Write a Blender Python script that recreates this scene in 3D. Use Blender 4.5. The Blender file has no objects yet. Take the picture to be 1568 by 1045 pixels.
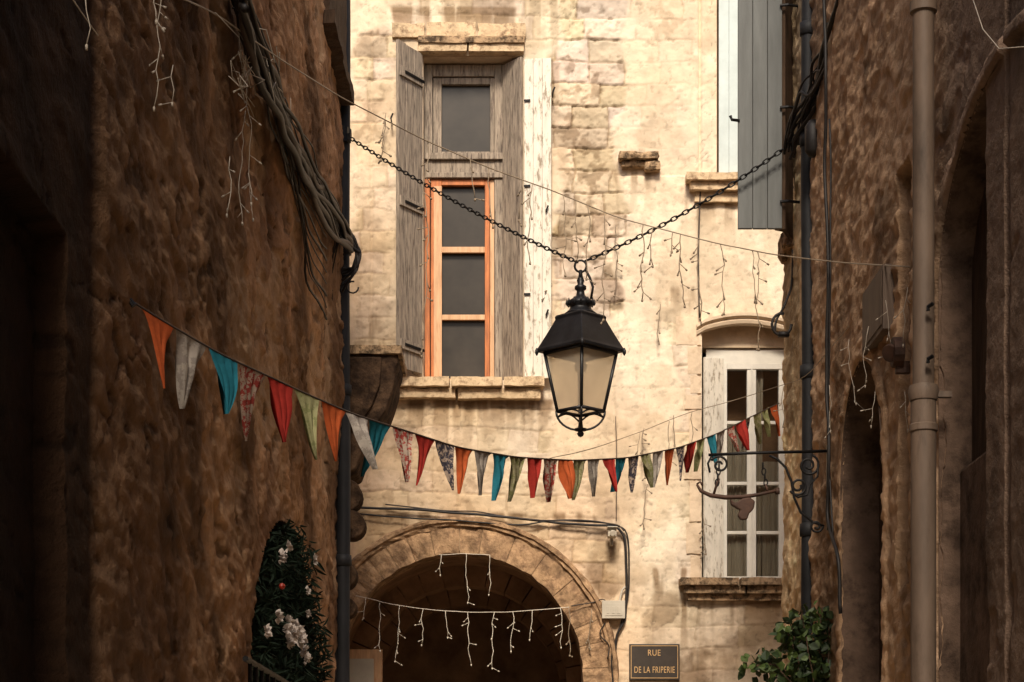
import bpy, bmesh, math, random
import numpy as np
from mathutils import Vector, noise as mnoise
random.seed(7)
sc = bpy.context.scene
# ------------------------------------------------------------------ survey helpers
FX, HZ, EYE = 3000.0, 1250.0, 1.6
def P(u, v, d): return Vector(((u-784)/FX*d, d, EYE+(HZ-v)/FX*d))
XL, XR, YF = -1.52, 2.2, 20.0
def L(u, v, off=0.0): return P(u, v, (-XL-off)*FX/(784-u))
def R(u, v, off=0.0): return P(u, v, (XR-off)*FX/(u-784))
def fx(u): return (u-784)/150.0
def fz(v): return EYE+(HZ-v)/150.0
# ------------------------------------------------------------------ numpy noise
_tabs = {}
def tab(seed):
    if seed not in _tabs: _tabs[seed] = np.random.RandomState(seed).rand(256, 256)
    return _tabs[seed]
def vn(x, y, seed=0):
    t = tab(seed); xi = np.floor(x).astype(int); yi = np.floor(y).astype(int)
    a = x-xi; b = y-yi; a = a*a*(3-2*a); b = b*b*(3-2*b)
    x0 = xi & 255; x1 = (xi+1) & 255; y0 = yi & 255; y1 = (yi+1) & 255
    return (t[x0, y0]*(1-a)+t[x1, y0]*a)*(1-b)+(t[x0, y1]*(1-a)+t[x1, y1]*a)*b
def fbm(x, y, seed=0, o=4):
    s = 0; w = 0; a = 1.0
    for i in range(o):
        s = s+a*vn(x+17.3*i, y-9.1*i, seed+i); w += a; a *= .5; x, y = x*1.7+y*1.1, y*1.7-x*1.1
    return s/w
def ss(a, b, x):
    t = np.clip((x-a)/(b-a), 0, 1); return t*t*(3-2*t)
def softbox(u, v, u0, u1, v0, v1, s=14.0):
    return ss(u0-s, u0+s, u)*(1-ss(u1-s, u1+s, u))*ss(v0-s, v0+s, v)*(1-ss(v1-s, v1+s, v))
def lerp3(a, b, k):
    return np.array(a)*(1-k[..., None])+np.array(b)*k[..., None]
# ------------------------------------------------------------------ materials
def mat(name, col, rough=.7, metal=0, var=.25, scale=6, bump=.3, bdist=.01, bscale=None, stretch=(1, 1, 1),
        col2=None, thr=(.45, .6), attr=False, spec=.4, transl=0, transp=0):
    m = bpy.data.materials.new(name); m.use_nodes = True
    nt = m.node_tree; n = nt.nodes; l = nt.links
    b = n['Principled BSDF']; b.inputs['Roughness'].default_value = rough; b.inputs['Metallic'].default_value = metal
    b.inputs['Specular IOR Level'].default_value = spec
    tc = n.new('ShaderNodeTexCoord'); mp = n.new('ShaderNodeMapping'); mp.inputs['Scale'].default_value = stretch
    l.new(tc.outputs['Object'], mp.inputs['Vector'])
    n1 = n.new('ShaderNodeTexNoise'); n1.inputs['Scale'].default_value = scale; n1.inputs['Detail'].default_value = 4
    n1.inputs['Roughness'].default_value = .65
    l.new(mp.outputs[0], n1.inputs['Vector'])
    mr = n.new('ShaderNodeMapRange'); mr.inputs['From Min'].default_value = .3; mr.inputs['From Max'].default_value = .7
    mr.inputs['To Min'].default_value = 1-var; mr.inputs['To Max'].default_value = 1+var
    l.new(n1.outputs['Fac'], mr.inputs['Value'])
    mul = n.new('ShaderNodeVectorMath'); mul.operation = 'SCALE'
    if attr:
        a = n.new('ShaderNodeAttribute'); a.attribute_name = 'col'; src = a.outputs['Color']
    else:
        rgb = n.new('ShaderNodeRGB'); rgb.outputs[0].default_value = (*col, 1); src = rgb.outputs[0]
    if col2:
        n2 = n.new('ShaderNodeTexNoise'); n2.inputs['Scale'].default_value = scale*1.7; n2.inputs['Detail'].default_value = 5
        n2.inputs['Roughness'].default_value = .7
        l.new(mp.outputs[0], n2.inputs['Vector'])
        r2 = n.new('ShaderNodeMapRange'); r2.inputs['From Min'].default_value = thr[0]; r2.inputs['From Max'].default_value = thr[1]
        l.new(n2.outputs['Fac'], r2.inputs['Value'])
        mx = n.new('ShaderNodeMix'); mx.data_type = 'RGBA'
        l.new(r2.outputs[0], mx.inputs[0]); l.new(src, mx.inputs[6]); mx.inputs[7].default_value = (*col2, 1); src = mx.outputs[2]
    l.new(src, mul.inputs[0]); l.new(mr.outputs[0], mul.inputs['Scale'])
    l.new(mul.outputs[0], b.inputs['Base Color'])
    if bump:
        n3 = n.new('ShaderNodeTexNoise'); n3.inputs['Scale'].default_value = bscale or scale*4; n3.inputs['Detail'].default_value = 4
        n3.inputs['Roughness'].default_value = .7
        l.new(mp.outputs[0], n3.inputs['Vector'])
        bp = n.new('ShaderNodeBump'); bp.inputs['Strength'].default_value = bump; bp.inputs['Distance'].default_value = bdist
        l.new(n3.outputs['Fac'], bp.inputs['Height']); l.new(bp.outputs[0], b.inputs['Normal'])
    last = b.outputs[0]
    if transl:
        t = n.new('ShaderNodeBsdfTranslucent'); l.new(mul.outputs[0], t.inputs['Color'])
        ms = n.new('ShaderNodeMixShader'); ms.inputs[0].default_value = transl
        l.new(last, ms.inputs[1]); l.new(t.outputs[0], ms.inputs[2]); last = ms.outputs[0]
    if transp:
        t = n.new('ShaderNodeBsdfTransparent'); t.inputs[0].default_value = (.95, .9, .8, 1)
        ms = n.new('ShaderNodeMixShader'); ms.inputs[0].default_value = transp
        l.new(last, ms.inputs[1]); l.new(t.outputs[0], ms.inputs[2]); last = ms.outputs[0]
    l.new(last, n['Material Output'].inputs['Surface'])
    return m
M_FAC = mat('limestone_facade', None, .92, var=.09, scale=9, bump=.4, bdist=.010, bscale=38, attr=True, spec=.15)
M_WALL = mat('rough_stucco', None, .95, var=.22, scale=7, bump=.75, bdist=.018, bscale=30, attr=True, spec=.1)
M_STONE = mat('weathered_limestone', (.58, .43, .27), .9, var=.22, scale=8, bump=.6, bdist=.015, bscale=30, col2=(.22, .14, .085), thr=(.50, .68), spec=.15)
M_STONE_D = mat('mossy_limestone', (.40, .27, .16), .95, var=.3, scale=7, bump=.7, bdist=.02, bscale=26, col2=(.08, .055, .035), thr=(.44, .60), spec=.1)
M_ARCH = mat('arch_stone', (.40, .255, .145), .92, var=.35, scale=6, bump=.8, bdist=.02, bscale=22, col2=(.18, .11, .065), thr=(.42, .64), spec=.12)
M_IRON = mat('wrought_iron', (.012, .011, .011), .5, .6, var=.4, scale=20, bump=.25, bdist=.004)
M_LANT = mat('painted_black_metal', (.012, .012, .014), .42, .2, var=.5, scale=9, bump=.2, bdist=.004, spec=.35)
M_PIPE = mat('dark_pipe_paint', (.020, .020, .022), .6, .1, var=.5, scale=4, bump=.3, bdist=.006, stretch=(1, 1, .4), spec=.25)
M_PIPE2 = mat('beige_pipe_paint', (.125, .085, .060), .65, 0, var=.3, scale=5, bump=.4, bdist=.006, stretch=(1, 1, .3), col2=(.07, .045, .03), thr=(.52, .7))
M_CABLE = mat('cable_rubber', (.012, .009, .008), .6, var=.3, bump=0)
M_CABLEG = mat('cable_grey', (.05, .034, .026), .6, var=.3, bump=0)
M_WOODG = mat('weathered_grey_wood', (.29, .235, .18), .85, var=.35, scale=5, bump=.6, bdist=.006, bscale=18, stretch=(6, 6, .6), col2=(.085, .062, .05), thr=(.48, .66))
M_WOODW = mat('peeling_white_paint', (.70, .64, .54), .75, var=.12, scale=4, bump=.5, bdist=.005, bscale=18, stretch=(4, 4, 1.1), col2=(.32, .26, .19), thr=(.53, .63))
M_WHITE = mat('white_window_paint', (.70, .66, .58), .6, var=.1, scale=5, bump=.15, bdist=.003)
M_ORANGE = mat('orange_stained_wood', (.50, .165, .05), .6, var=.3, scale=4, bump=.3, bdist=.004, stretch=(5, 5, .5), col2=(.30, .095, .03), thr=(.42, .68))
M_ORANGE2 = mat('pale_orange_wood', (.60, .36, .20), .6, var=.2, scale=4, bump=.2, bdist=.003, stretch=(5, 5, .6), col2=(.45, .22, .10), thr=(.5, .7))
M_GREYSH = mat('grey_shutter_paint', (.115, .120, .117), .65, var=.2, scale=3, bump=.3, bdist=.004, bscale=20, stretch=(4, 4, .6))
M_BLUE = mat('pale_blue_paint', (.50, .56, .54), .7, var=.1, scale=4, bump=.2, bdist=.004)
M_DARKWOOD = mat('dark_wood', (.06, .036, .022), .8, var=.45, scale=4, bump=.6, bdist=.01, bscale=14, stretch=(4, 4, .8), spec=.15)
M_BRACKET = mat('sooty_bracket_stone', (.075, .045, .027), .95, var=.5, scale=5, bump=.9, bdist=.03, bscale=14, spec=.08, col2=(.03, .018, .012), thr=(.42, .6))
M_DARKST = mat('shade_dark_stucco', (.020, .0115, .008), .95, var=.4, scale=2, bump=.8, bdist=.02, bscale=12, spec=.08)  # stucco with shade put into its base colour
M_BROWNP = mat('brown_plaster', (.24, .145, .09), .9, var=.3, scale=4, bump=.6, bdist=.012, bscale=20, spec=.15)
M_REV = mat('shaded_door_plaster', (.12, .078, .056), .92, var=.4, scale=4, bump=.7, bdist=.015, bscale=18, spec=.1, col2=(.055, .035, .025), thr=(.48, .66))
M_TUNNEL = mat('vault_plaster', (.30, .18, .11), .95, var=.4, scale=3, bump=.6, bdist=.02, bscale=12, spec=.1)
M_GLASS = mat('dark_window_glass', (.032, .026, .020), .3, var=.5, scale=1.5, bump=0, spec=.3)
M_CURT = mat('curtain_cloth', (.52, .47, .39), .9, var=.1, scale=6, bump=.1)
M_OPAL = mat('opal_lantern_glass', (.80, .69, .55), .35, var=.06, scale=2, bump=0, transl=.5, transp=.45)
M_BOXP = mat('cream_plastic_box', (.46, .41, .33), .5, var=.12, bump=.1, bdist=.002)
M_RUST = mat('rusty_painted_metal', (.055, .026, .016), .7, .2, var=.4, scale=12, bump=.4, bdist=.004)
M_SIGN = mat('enamel_sign_dark', (.035, .025, .018), .45, var=.3, scale=8, bump=.1, bdist=.002)
M_GOLD = mat('ochre_letter_paint', (.55, .34, .15), .5, var=.15, bump=0)
M_WIREW = mat('white_light_wire', (.66, .59, .48), .5, var=.1, bump=0)
M_WIREL = mat('dusty_light_wire', (.42, .36, .29), .5, var=.1, bump=0)
M_WIREB = mat('aged_light_wire', (.25, .19, .13), .5, var=.1, bump=0)
M_LEAF = mat('ivy_leaf', (.055, .085, .020), .5, var=.4, scale=14, bump=.2, transl=.25)
M_LEAFD = mat('dark_ivy_leaf', (.022, .038, .013), .55, var=.4, scale=14, bump=.2, transl=.2)
M_FIR = mat('fir_garland_green', (.010, .018, .010), .8, var=.5, scale=14, bump=0, spec=.15)
M_PETAL = mat('white_fabric_petals', (.55, .48, .43), .7, var=.1, bump=0, transl=.2)
M_RED = mat('red_bauble', (.35, .03, .015), .35, var=.2, bump=0)
M_GROUND = mat('paving_ground', (.30, .23, .15), .9, var=.25, scale=1.5, bump=.5, bdist=.02, bscale=8)
M_ROOF = mat('clay_roof_tiles', (.36, .16, .08), .9, var=.3, scale=4, bump=.5, bdist=.03)
# ------------------------------------------------------------------ mesh builder
def empty(name, loc=(0, 0, 0)):
    e = bpy.data.objects.new(name, None); e.location = loc; sc.collection.objects.link(e); return e
class MB:
    def __init__(s): s.v = []; s.f = []; s.mi = []
    def add(s, vs, fs, mi=0):
        o = len(s.v); s.v += [tuple(p) for p in vs]; s.f += [tuple(i+o for i in f) for f in fs]; s.mi += [mi]*len(fs)
    def box(s, x0, x1, y0, y1, z0, z1, mi=0):
        s.add([(x0, y0, z0), (x1, y0, z0), (x1, y1, z0), (x0, y1, z0), (x0, y0, z1), (x1, y0, z1), (x1, y1, z1), (x0, y1, z1)],
              [(0, 3, 2, 1), (4, 5, 6, 7), (0, 1, 5, 4), (1, 2, 6, 5), (2, 3, 7, 6), (3, 0, 4, 7)], mi)
    def obox(s, a, b, z0, z1, t, mi=0):   # vertical panel from plan point a to b, thickness t
        ax, ay = a; bx, by = b; dx, dy = bx-ax, by-ay; ln = math.hypot(dx, dy); nx, ny = -dy/ln*t/2, dx/ln*t/2
        q = [(ax+nx, ay+ny), (bx+nx, by+ny), (bx-nx, by-ny), (ax-nx, ay-ny)]
        s.add([(x, y, z0) for x, y in q]+[(x, y, z1) for x, y in q],
              [(0, 1, 2, 3), (7, 6, 5, 4), (0, 4, 5, 1), (1, 5, 6, 2), (2, 6, 7, 3), (3, 7, 4, 0)], mi)
    def tube(s, pts, r, n=6, mi=0, closed=False):
        pts = [Vector(p) for p in pts]; N = len(pts)
        if N < 2: return
        rr = r if isinstance(r, (list, tuple)) else [r]*N
        vs = []; ref = None
        for i, p in enumerate(pts):
            if closed: t = pts[(i+1) % N]-pts[i-1]
            else: t = pts[min(i+1, N-1)]-pts[max(i-1, 0)]
            if t.length < 1e-9: t = Vector((0, 0, 1))
            t.normalize()
            if ref is None:
                ref = t.cross(Vector((.3, .5, .81)));
                if ref.length < .1: ref = t.cross(Vector((1, 0, 0)))
            ref = (ref-t*ref.dot(t))
            if ref.length < 1e-6: ref = t.orthogonal()
            ref.normalize(); bi = t.cross(ref)
            for k in range(n):
                a = 2*math.pi*k/n; vs.append(p+ref*math.cos(a)*rr[i]+bi*math.sin(a)*rr[i])
        fs = []
        for i in range(N if closed else N-1):
            j = (i+1) % N
            for k in range(n):
                k2 = (k+1) % n; fs.append((i*n+k, i*n+k2, j*n+k2, j*n+k))
        if not closed: fs.append(tuple(range(n))[::-1]); fs.append(tuple((N-1)*n+k for k in range(n)))
        s.add(vs, fs, mi)
    def lathe(s, c, prof, n=16, mi=0, rot=0):
        vs = []; fs = []
        for r, z in prof:
            for k in range(n):
                a = rot+2*math.pi*k/n; vs.append((c[0]+r*math.cos(a), c[1]+r*math.sin(a), z))
        for i in range(len(prof)-1):
            for k in range(n):
                k2 = (k+1) % n; fs.append((i*n+k, i*n+k2, (i+1)*n+k2, (i+1)*n+k))
        fs.append(tuple(range(n))[::-1]); fs.append(tuple((len(prof)-1)*n+k for k in range(n)))
        s.add(vs, fs, mi)
    def prism(s, poly, y0, y1, mi=0):   # poly in x,z
        n = len(poly); vs = [(x, y0, z) for x, z in poly]+[(x, y1, z) for x, z in poly]
        fs = [tuple(range(n)), tuple(range(n, 2*n))[::-1]]+[(i, i+n, (i+1) % n+n, (i+1) % n) for i in range(n)]
        s.add(vs, fs, mi)
    def obj(s, name, mats, parent=None, smooth=False, bevel=0, fixn=True):
        me = bpy.data.meshes.new(name); me.from_pydata(s.v, [], s.f)
        mats = mats if isinstance(mats, list) else [mats]
        for m in mats: me.materials.append(m)
        me.polygons.foreach_set('material_index', s.mi)
        if smooth: me.polygons.foreach_set('use_smooth', [True]*len(s.f))
        if fixn:
            bm = bmesh.new(); bm.from_mesh(me); bmesh.ops.recalc_face_normals(bm, faces=bm.faces); bm.to_mesh(me); bm.free()
        me.update(); o = bpy.data.objects.new(name, me); sc.collection.objects.link(o)
        if parent: o.parent = parent
        if bevel:
            b = o.modifiers.new('bevel', 'BEVEL'); b.width = bevel; b.segments = 2; b.limit_method = 'ANGLE'
        return o
def rough_boxes(name, boxes, m, parent, amp=.008, cell=.05, freq=7):
    """list of (x0,x1,y0,y1,z0,z1) stones, chipped and uneven, in one mesh"""
    me = bpy.data.meshes.new(name)
    V = []; F = []
    for (x0, x1, y0, y1, z0, z1) in boxes:
        nx = max(1, min(60, int((x1-x0)/cell))); ny = max(1, min(30, int((y1-y0)/cell))); nz = max(1, min(60, int((z1-z0)/cell)))
        seen = {}
        def vid(i, j, k):
            key = (i, j, k)
            if key not in seen:
                x = x0+(x1-x0)*i/nx; y = y0+(y1-y0)*j/ny; z = z0+(z1-z0)*k/nz
                ex = (i in (0, nx))+(j in (0, ny))+(k in (0, nz))
                q = Vector((x, y, z)); nv = mnoise.noise_vector(q*freq)*amp+mnoise.noise_vector(q*freq*3.1)*amp*.5
                c = Vector(((x0+x1)/2, (y0+y1)/2, (z0+z1)/2))
                if ex >= 2: nv += (c-q).normalized()*amp*(.8+abs(mnoise.noise(q*freq*2))*2)
                seen[key] = len(V); V.append(tuple(q+nv))
            return seen[key]
        for i in range(nx):
            for j in range(ny):
                for k in (0, nz):
                    f = (vid(i, j, k), vid(i+1, j, k), vid(i+1, j+1, k), vid(i, j+1, k)); F.append(f if k else f[::-1])
            for k in range(nz):
                for j in (0, ny):
                    f = (vid(i, j, k), vid(i+1, j, k), vid(i+1, j, k+1), vid(i, j, k+1)); F.append(f[::-1] if j else f)
        for j in range(ny):
            for k in range(nz):
                for i in (0, nx):
                    f = (vid(i, j, k), vid(i, j+1, k), vid(i, j+1, k+1), vid(i, j, k+1)); F.append(f if i else f[::-1])
    me.from_pydata(V, [], F); me.materials.append(m)
    me.update(); o = bpy.data.objects.new(name, me); sc.collection.objects.link(o); o.parent = parent
    return o
def relief(name, base, ax, nrm, a0, a1, z0, z1, ra, rz, func, m, parent):
    A = np.arange(a0, a1+1e-6, ra); Z = np.arange(z0, z1+1e-6, rz)
    AA, ZZ = np.meshgrid(A, Z, indexing='ij')
    h, col, hole = func(AA, ZZ)
    ax = np.array(ax); nrm = np.array(nrm); base = np.array(base)
    co = base+AA[..., None]*ax+ZZ[..., None]*np.array((0, 0, 1.))+h[..., None]*nrm
    na, nz = AA.shape
    idx = np.arange(na*nz).reshape(na, nz)
    q = np.stack([idx[:-1, :-1], idx[1:, :-1], idx[1:, 1:], idx[:-1, 1:]], -1)
    if np.dot(np.cross(ax, (0, 0, 1)), nrm) < 0: q = q[..., ::-1]
    keep = ~hole(AA[:-1, :-1]+ra/2, ZZ[:-1, :-1]+rz/2)
    q = q[keep]
    me = bpy.data.meshes.new(name)
    me.vertices.add(na*nz); me.vertices.foreach_set('co', co.reshape(-1).astype(np.float32))
    me.loops.add(q.size); me.loops.foreach_set('vertex_index', q.reshape(-1).astype(np.int32))
    me.polygons.add(len(q)); me.polygons.foreach_set('loop_start', np.arange(0, q.size, 4, dtype=np.int32))
    me.polygons.foreach_set('loop_total', np.full(len(q), 4, dtype=np.int32))
    me.update(calc_edges=True); me.validate()
    at = me.color_attributes.new('col', 'FLOAT_COLOR', 'POINT')
    c4 = np.concatenate([np.clip(col, 0, .9), np.ones(col.shape[:2]+(1,))], -1)
    at.data.foreach_set('color', c4.reshape(-1).astype(np.float32))
    me.polygons.foreach_set('use_smooth', np.ones(len(q), dtype=bool))
    me.materials.append(m); o = bpy.data.objects.new(name, me); sc.collection.objects.link(o); o.parent = parent
    return o
# ================================================================== GROUND
g = MB(); g.add([(-150, -150, 0), (150, -150, 0), (150, 150, 0), (-150, 150, 0)], [(0, 1, 2, 3)]); g.obj('ground', M_GROUND)
# ================================================================== FACADE HOUSE
house = empty('limestone_house')
AC = (fx(705), fz(1035)); RI, RO = 187/150, 240/150
def facade(X, Z):
    u = X*150+784; v = 1250-(Z-1.6)*150
    wn = fbm(X*2.2, Z*2.2, 11)-.5; wn2 = fbm(X*2.2+40, Z*2.2, 15)-.5
    uw = u+wn*70; vw = v+wn2*70
    M = np.zeros_like(X)+.05
    for (a, b, c, d, k) in [(850, 952, -50, 470, 1.0), (536, 604, 40, 570, .5), (600, 850, 625, 720, .45), (536, 940, 720, 1060, .5),
                            (800, 1065, -60, 70, .40), (600, 800, -60, 60, .5), (945, 1045, 270, 1060, .10), (1030, 1066, 480, 900, .5), (940, 1210, 900, 1060, .35), (950, 1060, 60, 240, .2)]:
        M = np.maximum(M, k*softbox(uw, vw, a, b, c, d, 8))
    M = M*(.35+1.25*fbm(X*1.5, Z*1.5, 21))
    M = np.clip(M, 0, 1)
    xw = X+(fbm(X*5, Z*5, 31)-.5)*.06+5; zw = Z+(fbm(X*4, Z*4, 41)-.5)*.06+.03*np.sin(X*1.3)
    rh = .222; row = np.floor(zw/rh).astype(int); f = zw-row*rh; dz = np.minimum(f, rh-f)
    t = tab(5); off = t[row & 255, 3]*2; bw = .28+.26*t[row & 255, 9]
    b = (xw+off)/bw; col = np.floor(b).astype(int); f = (b-col)*bw; dx = np.minimum(f, bw-f)
    ident = t[(row*7) & 255, (col*13+row) & 255]; id2 = t[(row*3+9) & 255, (col*5+row) & 255]
    joint = (1-ss(.001, .014, np.minimum(dx, dz)+(fbm(X*22, Z*22, 71)-.5)*.014))*ss(.30, .5, fbm(X*3.3, Z*3.3, 75, 3)+M*.25)
    fine = fbm(X*14, Z*14, 51, 5)-.5; lump = fbm(X*3, Z*3, 61, 4)-.5
    pits = ss(.66, .76, fbm(X*26, Z*26, 81, 3))
    h = -joint*M*.018+M*(ident-.5)*.020+fine*(.007+.026*M)+lump*.022-pits*.008*(.3+M)
    plaster = ss(.46, .52, fbm(X*1.7, Z*1.7, 91, 5))
    h += plaster*(1-M)*.006
    h -= .03*(np.abs(u-1072) < 2.2)*(v < 275)
    h += .02*ss(943, 946, uw*.25+u*.75)*(v > 270)*(u < 1068)
    h -= .012*(np.abs(u-569) < 1.6)*(v > 50)*(v < 560)
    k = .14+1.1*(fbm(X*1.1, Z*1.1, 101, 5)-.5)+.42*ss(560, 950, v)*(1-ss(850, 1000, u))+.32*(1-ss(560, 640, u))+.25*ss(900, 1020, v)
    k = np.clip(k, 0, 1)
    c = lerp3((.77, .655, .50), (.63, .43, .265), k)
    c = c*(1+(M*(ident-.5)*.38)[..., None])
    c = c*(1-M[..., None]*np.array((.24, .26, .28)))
    c[..., 2] *= 1+M*(id2-.5)*.25
    c = c*(1-(joint*np.clip(M*1.2, .05, 1)*.46)[..., None]*np.array((.9, 1, 1.1)))
    c = c*(1-(pits*.2)[..., None])
    c = c*(1+(fbm(X*9, Z*9, 111, 4)-.5)[..., None]*.26)
    patch = ss(.50, .53, fbm(X*1.0+7, Z*1.0, 171, 6)); c = c*(1-(patch*(1-M)*.12)[..., None]*np.array((.8, 1, 1.3)))
    cr = np.abs(fbm(X*1.3+3, Z*1.3, 121, 5)-.5); crack = (1-ss(0, .005, cr))*ss(.45, .6, fbm(X*.9, Z*.9, 131, 3))
    c = c*(1-(crack*.35)[..., None]); h -= crack*.004
    streak = fbm(X*13, Z*1.4, 141, 4); streak = (streak+vn(X*16, Z*1.1, 145))/2
    st = np.zeros_like(X)
    for (a, b_, v0, ln, s) in [(600, 835, 612, 44, 1.3), (640, 805, -20, 60, .9), (1040, 1215, 915, 65, 1.3), (945, 1012, 262, 34, 1.0), (1045, 1135, 308, 30, 1.2),
                              (985, 1050, 870, 80, 1.35), (600, 800, 10, 50, 1.4), (550, 900, 786, 22, 1.15), (850, 960, 340, 60, .55), (1060, 1200, 1000, 40, .6), (536, 580, 480, 80, .9), (845, 880, 95, 200, .55), (770, 850, -20, 90, .9), (1030, 1070, 440, 60, .9)]:
        mk = softbox(uw, v, a, b_, v0, v0+900, 6)*np.exp(-np.clip(v-v0, 0, 999)/ln)
        st = np.maximum(st, s*mk*ss(.34, .60, streak))
    blot = ss(.54, .67, fbm(X*2.0, Z*2.0, 151, 6))*.6*(.24+M+.7*ss(700, 1000, v))
    small = ss(.61, .70, fbm(X*7, Z*7, 155, 4))*.55*(.22+M)
    st = np.clip(np.maximum(np.maximum(st, blot), small), 0, 1)
    c = c*(1-st[..., None]*np.array((.60, .66, .72)))
    def hole(x, z):
        w1 = (x > fx(648)) & (x < fx(801)) & (z > fz(582)) & (z < fz(86))
        top2 = fz(495)-.9*(x-fx(1140))**2*.45
        w2 = (x > fx(1075)) & (x < 2.9) & (z > fz(891)) & (z < top2)
        w3 = (x > fx(1098)) & (x < 2.9) & (z > fz(275))
        ar = (((x-AC[0])**2+(z-AC[1])**2) < (RI+.03)**2) | ((abs(x-AC[0]) < RI+.03) & (z < AC[1]))
        return w1 | w2 | w3 | ar
    return h, c, hole
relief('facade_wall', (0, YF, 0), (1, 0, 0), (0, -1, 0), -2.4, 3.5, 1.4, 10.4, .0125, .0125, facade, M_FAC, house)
w = MB()
w.box(-9, -2.4, YF, YF+.3, 0, 12.6); w.box(3.5, 9, YF, YF+.3, 0, 12.6); w.box(-2.4, 3.5, YF, YF+.3, 10.4, 12.6)
w.box(-2.4, AC[0]-RI-.02, YF, YF+.3, 0, 1.4); w.box(AC[0]+RI+.02, 3.5, YF, YF+.3, 0, 1.4)
w.box(-9, 9, 27.2, 27.5, 0, 12.6); w.box(-9, -8.7, YF+.3, 27.2, 0, 12.6); w.box(8.7, 9, YF+.3, 27.2, 0, 12.6)
M_PLAIN = mat('limestone_plain', (.64, .50, .355), .92, var=.2, scale=3, bump=.4, bdist=.01, col2=(.42, .30, .19), thr=(.5, .75))
w.obj('outer_walls', M_PLAIN, house)
w = MB(); w.add([(-9.3, YF-.3, 12.6), (9.3, YF-.3, 12.6), (9.3, 23.8, 14.4), (-9.3, 23.8, 14.4), (-9.3, 27.8, 12.6), (9.3, 27.8, 12.6)], [(0, 1, 2, 3), (3, 2, 5, 4), (0, 4, 5, 1)])
w.obj('roof', M_ROOF, house)
def reveal(b, x0, x1, z0, z1, dep, t=.12):
    y0 = YF+.022; y1 = YF+dep
    b.box(x0-t, x0, y0, y1, z0-t, z1+t); b.box(x1, x1+t, y0, y1, z0-t, z1+t)
    b.box(x0, x1, y0, y1, z1, z1+t); b.box(x0, x1, y0, y1, z0-t, z0)
w = MB()
reveal(w, fx(648), fx(801), fz(582), fz(86), .5)
reveal(w, fx(1075), 2.9, fz(891), fz(493), .42)
reveal(w, fx(1098), 2.9, fz(275), 11, .42)
w.box(fx(1076), 2.89, YF+.15, YF+.4, fz(527), fz(494))
w.obj('window_reveals', M_PLAIN, house)
# ---------------- arch: voussoirs, moulding, vault
def arc_pts(r, a): return (AC[0]+r*math.cos(a), AC[1]+r*math.sin(a))
V = MB()
rnd = random.Random(4)
a = -.25; blocks = []
while a < math.pi+.25:
    da = .13+rnd.random()*.13; blocks.append((a, a+da)); a += da
for (a0, a1) in blocks:
    gp = .002; y = YF-.035-rnd.random()*.014; n = 6; nr_ = 3
    vs = []; fs = []
    ro = RO-.085
    def vp(i, j, yv):
        aa = a0+gp+(a1-a0-2*gp)*i/n; r = RI+(ro-RI)*j/nr_
        q = Vector((aa*8, r*8, yv*8)); e = (i in (0, n))+(j in (0, nr_))
        r += mnoise.noise(q*1.3)*.016; yo = mnoise.noise(q*2.2)*.016+mnoise.noise(q*5)*.008+(.008+.010*abs(mnoise.noise(q*3)) if (e and yv < YF) else 0)
        x, z = arc_pts(r, aa); return (x, yv+yo, z)
    for j in range(nr_+1):
        for i in range(n+1): vs.append(vp(i, j, y))
    for j in range(nr_):
        for i in range(n): k = j*(n+1)+i; fs.append((k, k+1, k+n+2, k+n+1))
    o1 = len(vs)
    for i in range(n+1):
        aa = a0+(a1-a0)*i/n; x, z = arc_pts(RI, aa); vs.append((x, YF+.34, z))
    for i in range(n): fs.append((i, i+1, o1+i+1, o1+i))
    for ii in (0, n):   # sides
        o2 = len(vs); aa = a0+gp if ii == 0 else a1-gp
        for j in range(nr_+1): x, z = arc_pts(RI+(ro-RI)*j/nr_, aa); vs.append((x, YF+.1, z))
        for j in range(nr_): fs.append((j*(n+1)+ii, (j+1)*(n+1)+ii, o2+j+1, o2+j))
    V.add(vs, fs)
V.obj('arch_voussoirs', M_ARCH, house, fixn=False)
V = MB(); n = 110
prof = [(RO-.10, -.01), (RO-.09, -.03), (RO-.07, -.06), (RO-.045, -.062), (RO-.035, -.085), (RO, -.088), (RO+.015, -.05), (RO+.02, .05)]
vs = []; fs = []
for i in range(n+1):
    aa = -.25+(math.pi+.5)*i/n
    for j, (r, y) in enumerate(prof):
        q = mnoise.noise(Vector((aa*9, j*.7, 0)))*.014+mnoise.noise(Vector((aa*31, j*.7, 4)))*.009
        x, z = arc_pts(r+q, aa); vs.append((x, YF+y+q, z))
m_ = len(prof)
for i in range(n):
    for j in range(m_-1): fs.append((i*m_+j, i*m_+j+1, (i+1)*m_+j+1, (i+1)*m_+j))
V.add(vs, fs); V.obj('arch_moulding', M_ARCH, house)
V = MB()
r = RI+.12; ya, yb = YF+.34, 27.2
n = 32; vs = []; fs = []
for i in range(n+1):
    aa = math.pi*i/n; x, z = arc_pts(r, aa); vs += [(x, ya, z), (x, yb, z)]
for i in range(n): fs.append((2*i, 2*i+1, 2*i+3, 2*i+2))
V.add(vs, fs)
V.box(AC[0]-r-.1, AC[0]-r, ya, yb, 0, AC[1]); V.box(AC[0]+r, AC[0]+r+.1, ya, yb, 0, AC[1])
V.box(AC[0]-1.5, AC[0]+1.5, 26.4, 26.6, 0, 5)
V.obj('passage_vault', M_TUNNEL, house)
V = MB()
for yy in (21.9, 23.9):
    for i in range(16):
        a0 = math.pi*i/16+.006; a1 = math.pi*(i+1)/16-.006
        V.prism([arc_pts(RI-.10, a0), arc_pts(RI-.10, a1), arc_pts(RI+.13, a1), arc_pts(RI+.13, a0)], yy, yy+.3)
    V.box(AC[0]-RI-.13, AC[0]-RI+.10, yy, yy+.3, 0, AC[1]); V.box(AC[0]+RI-.10, AC[0]+RI+.13, yy, yy+.3, 0, AC[1])
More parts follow.
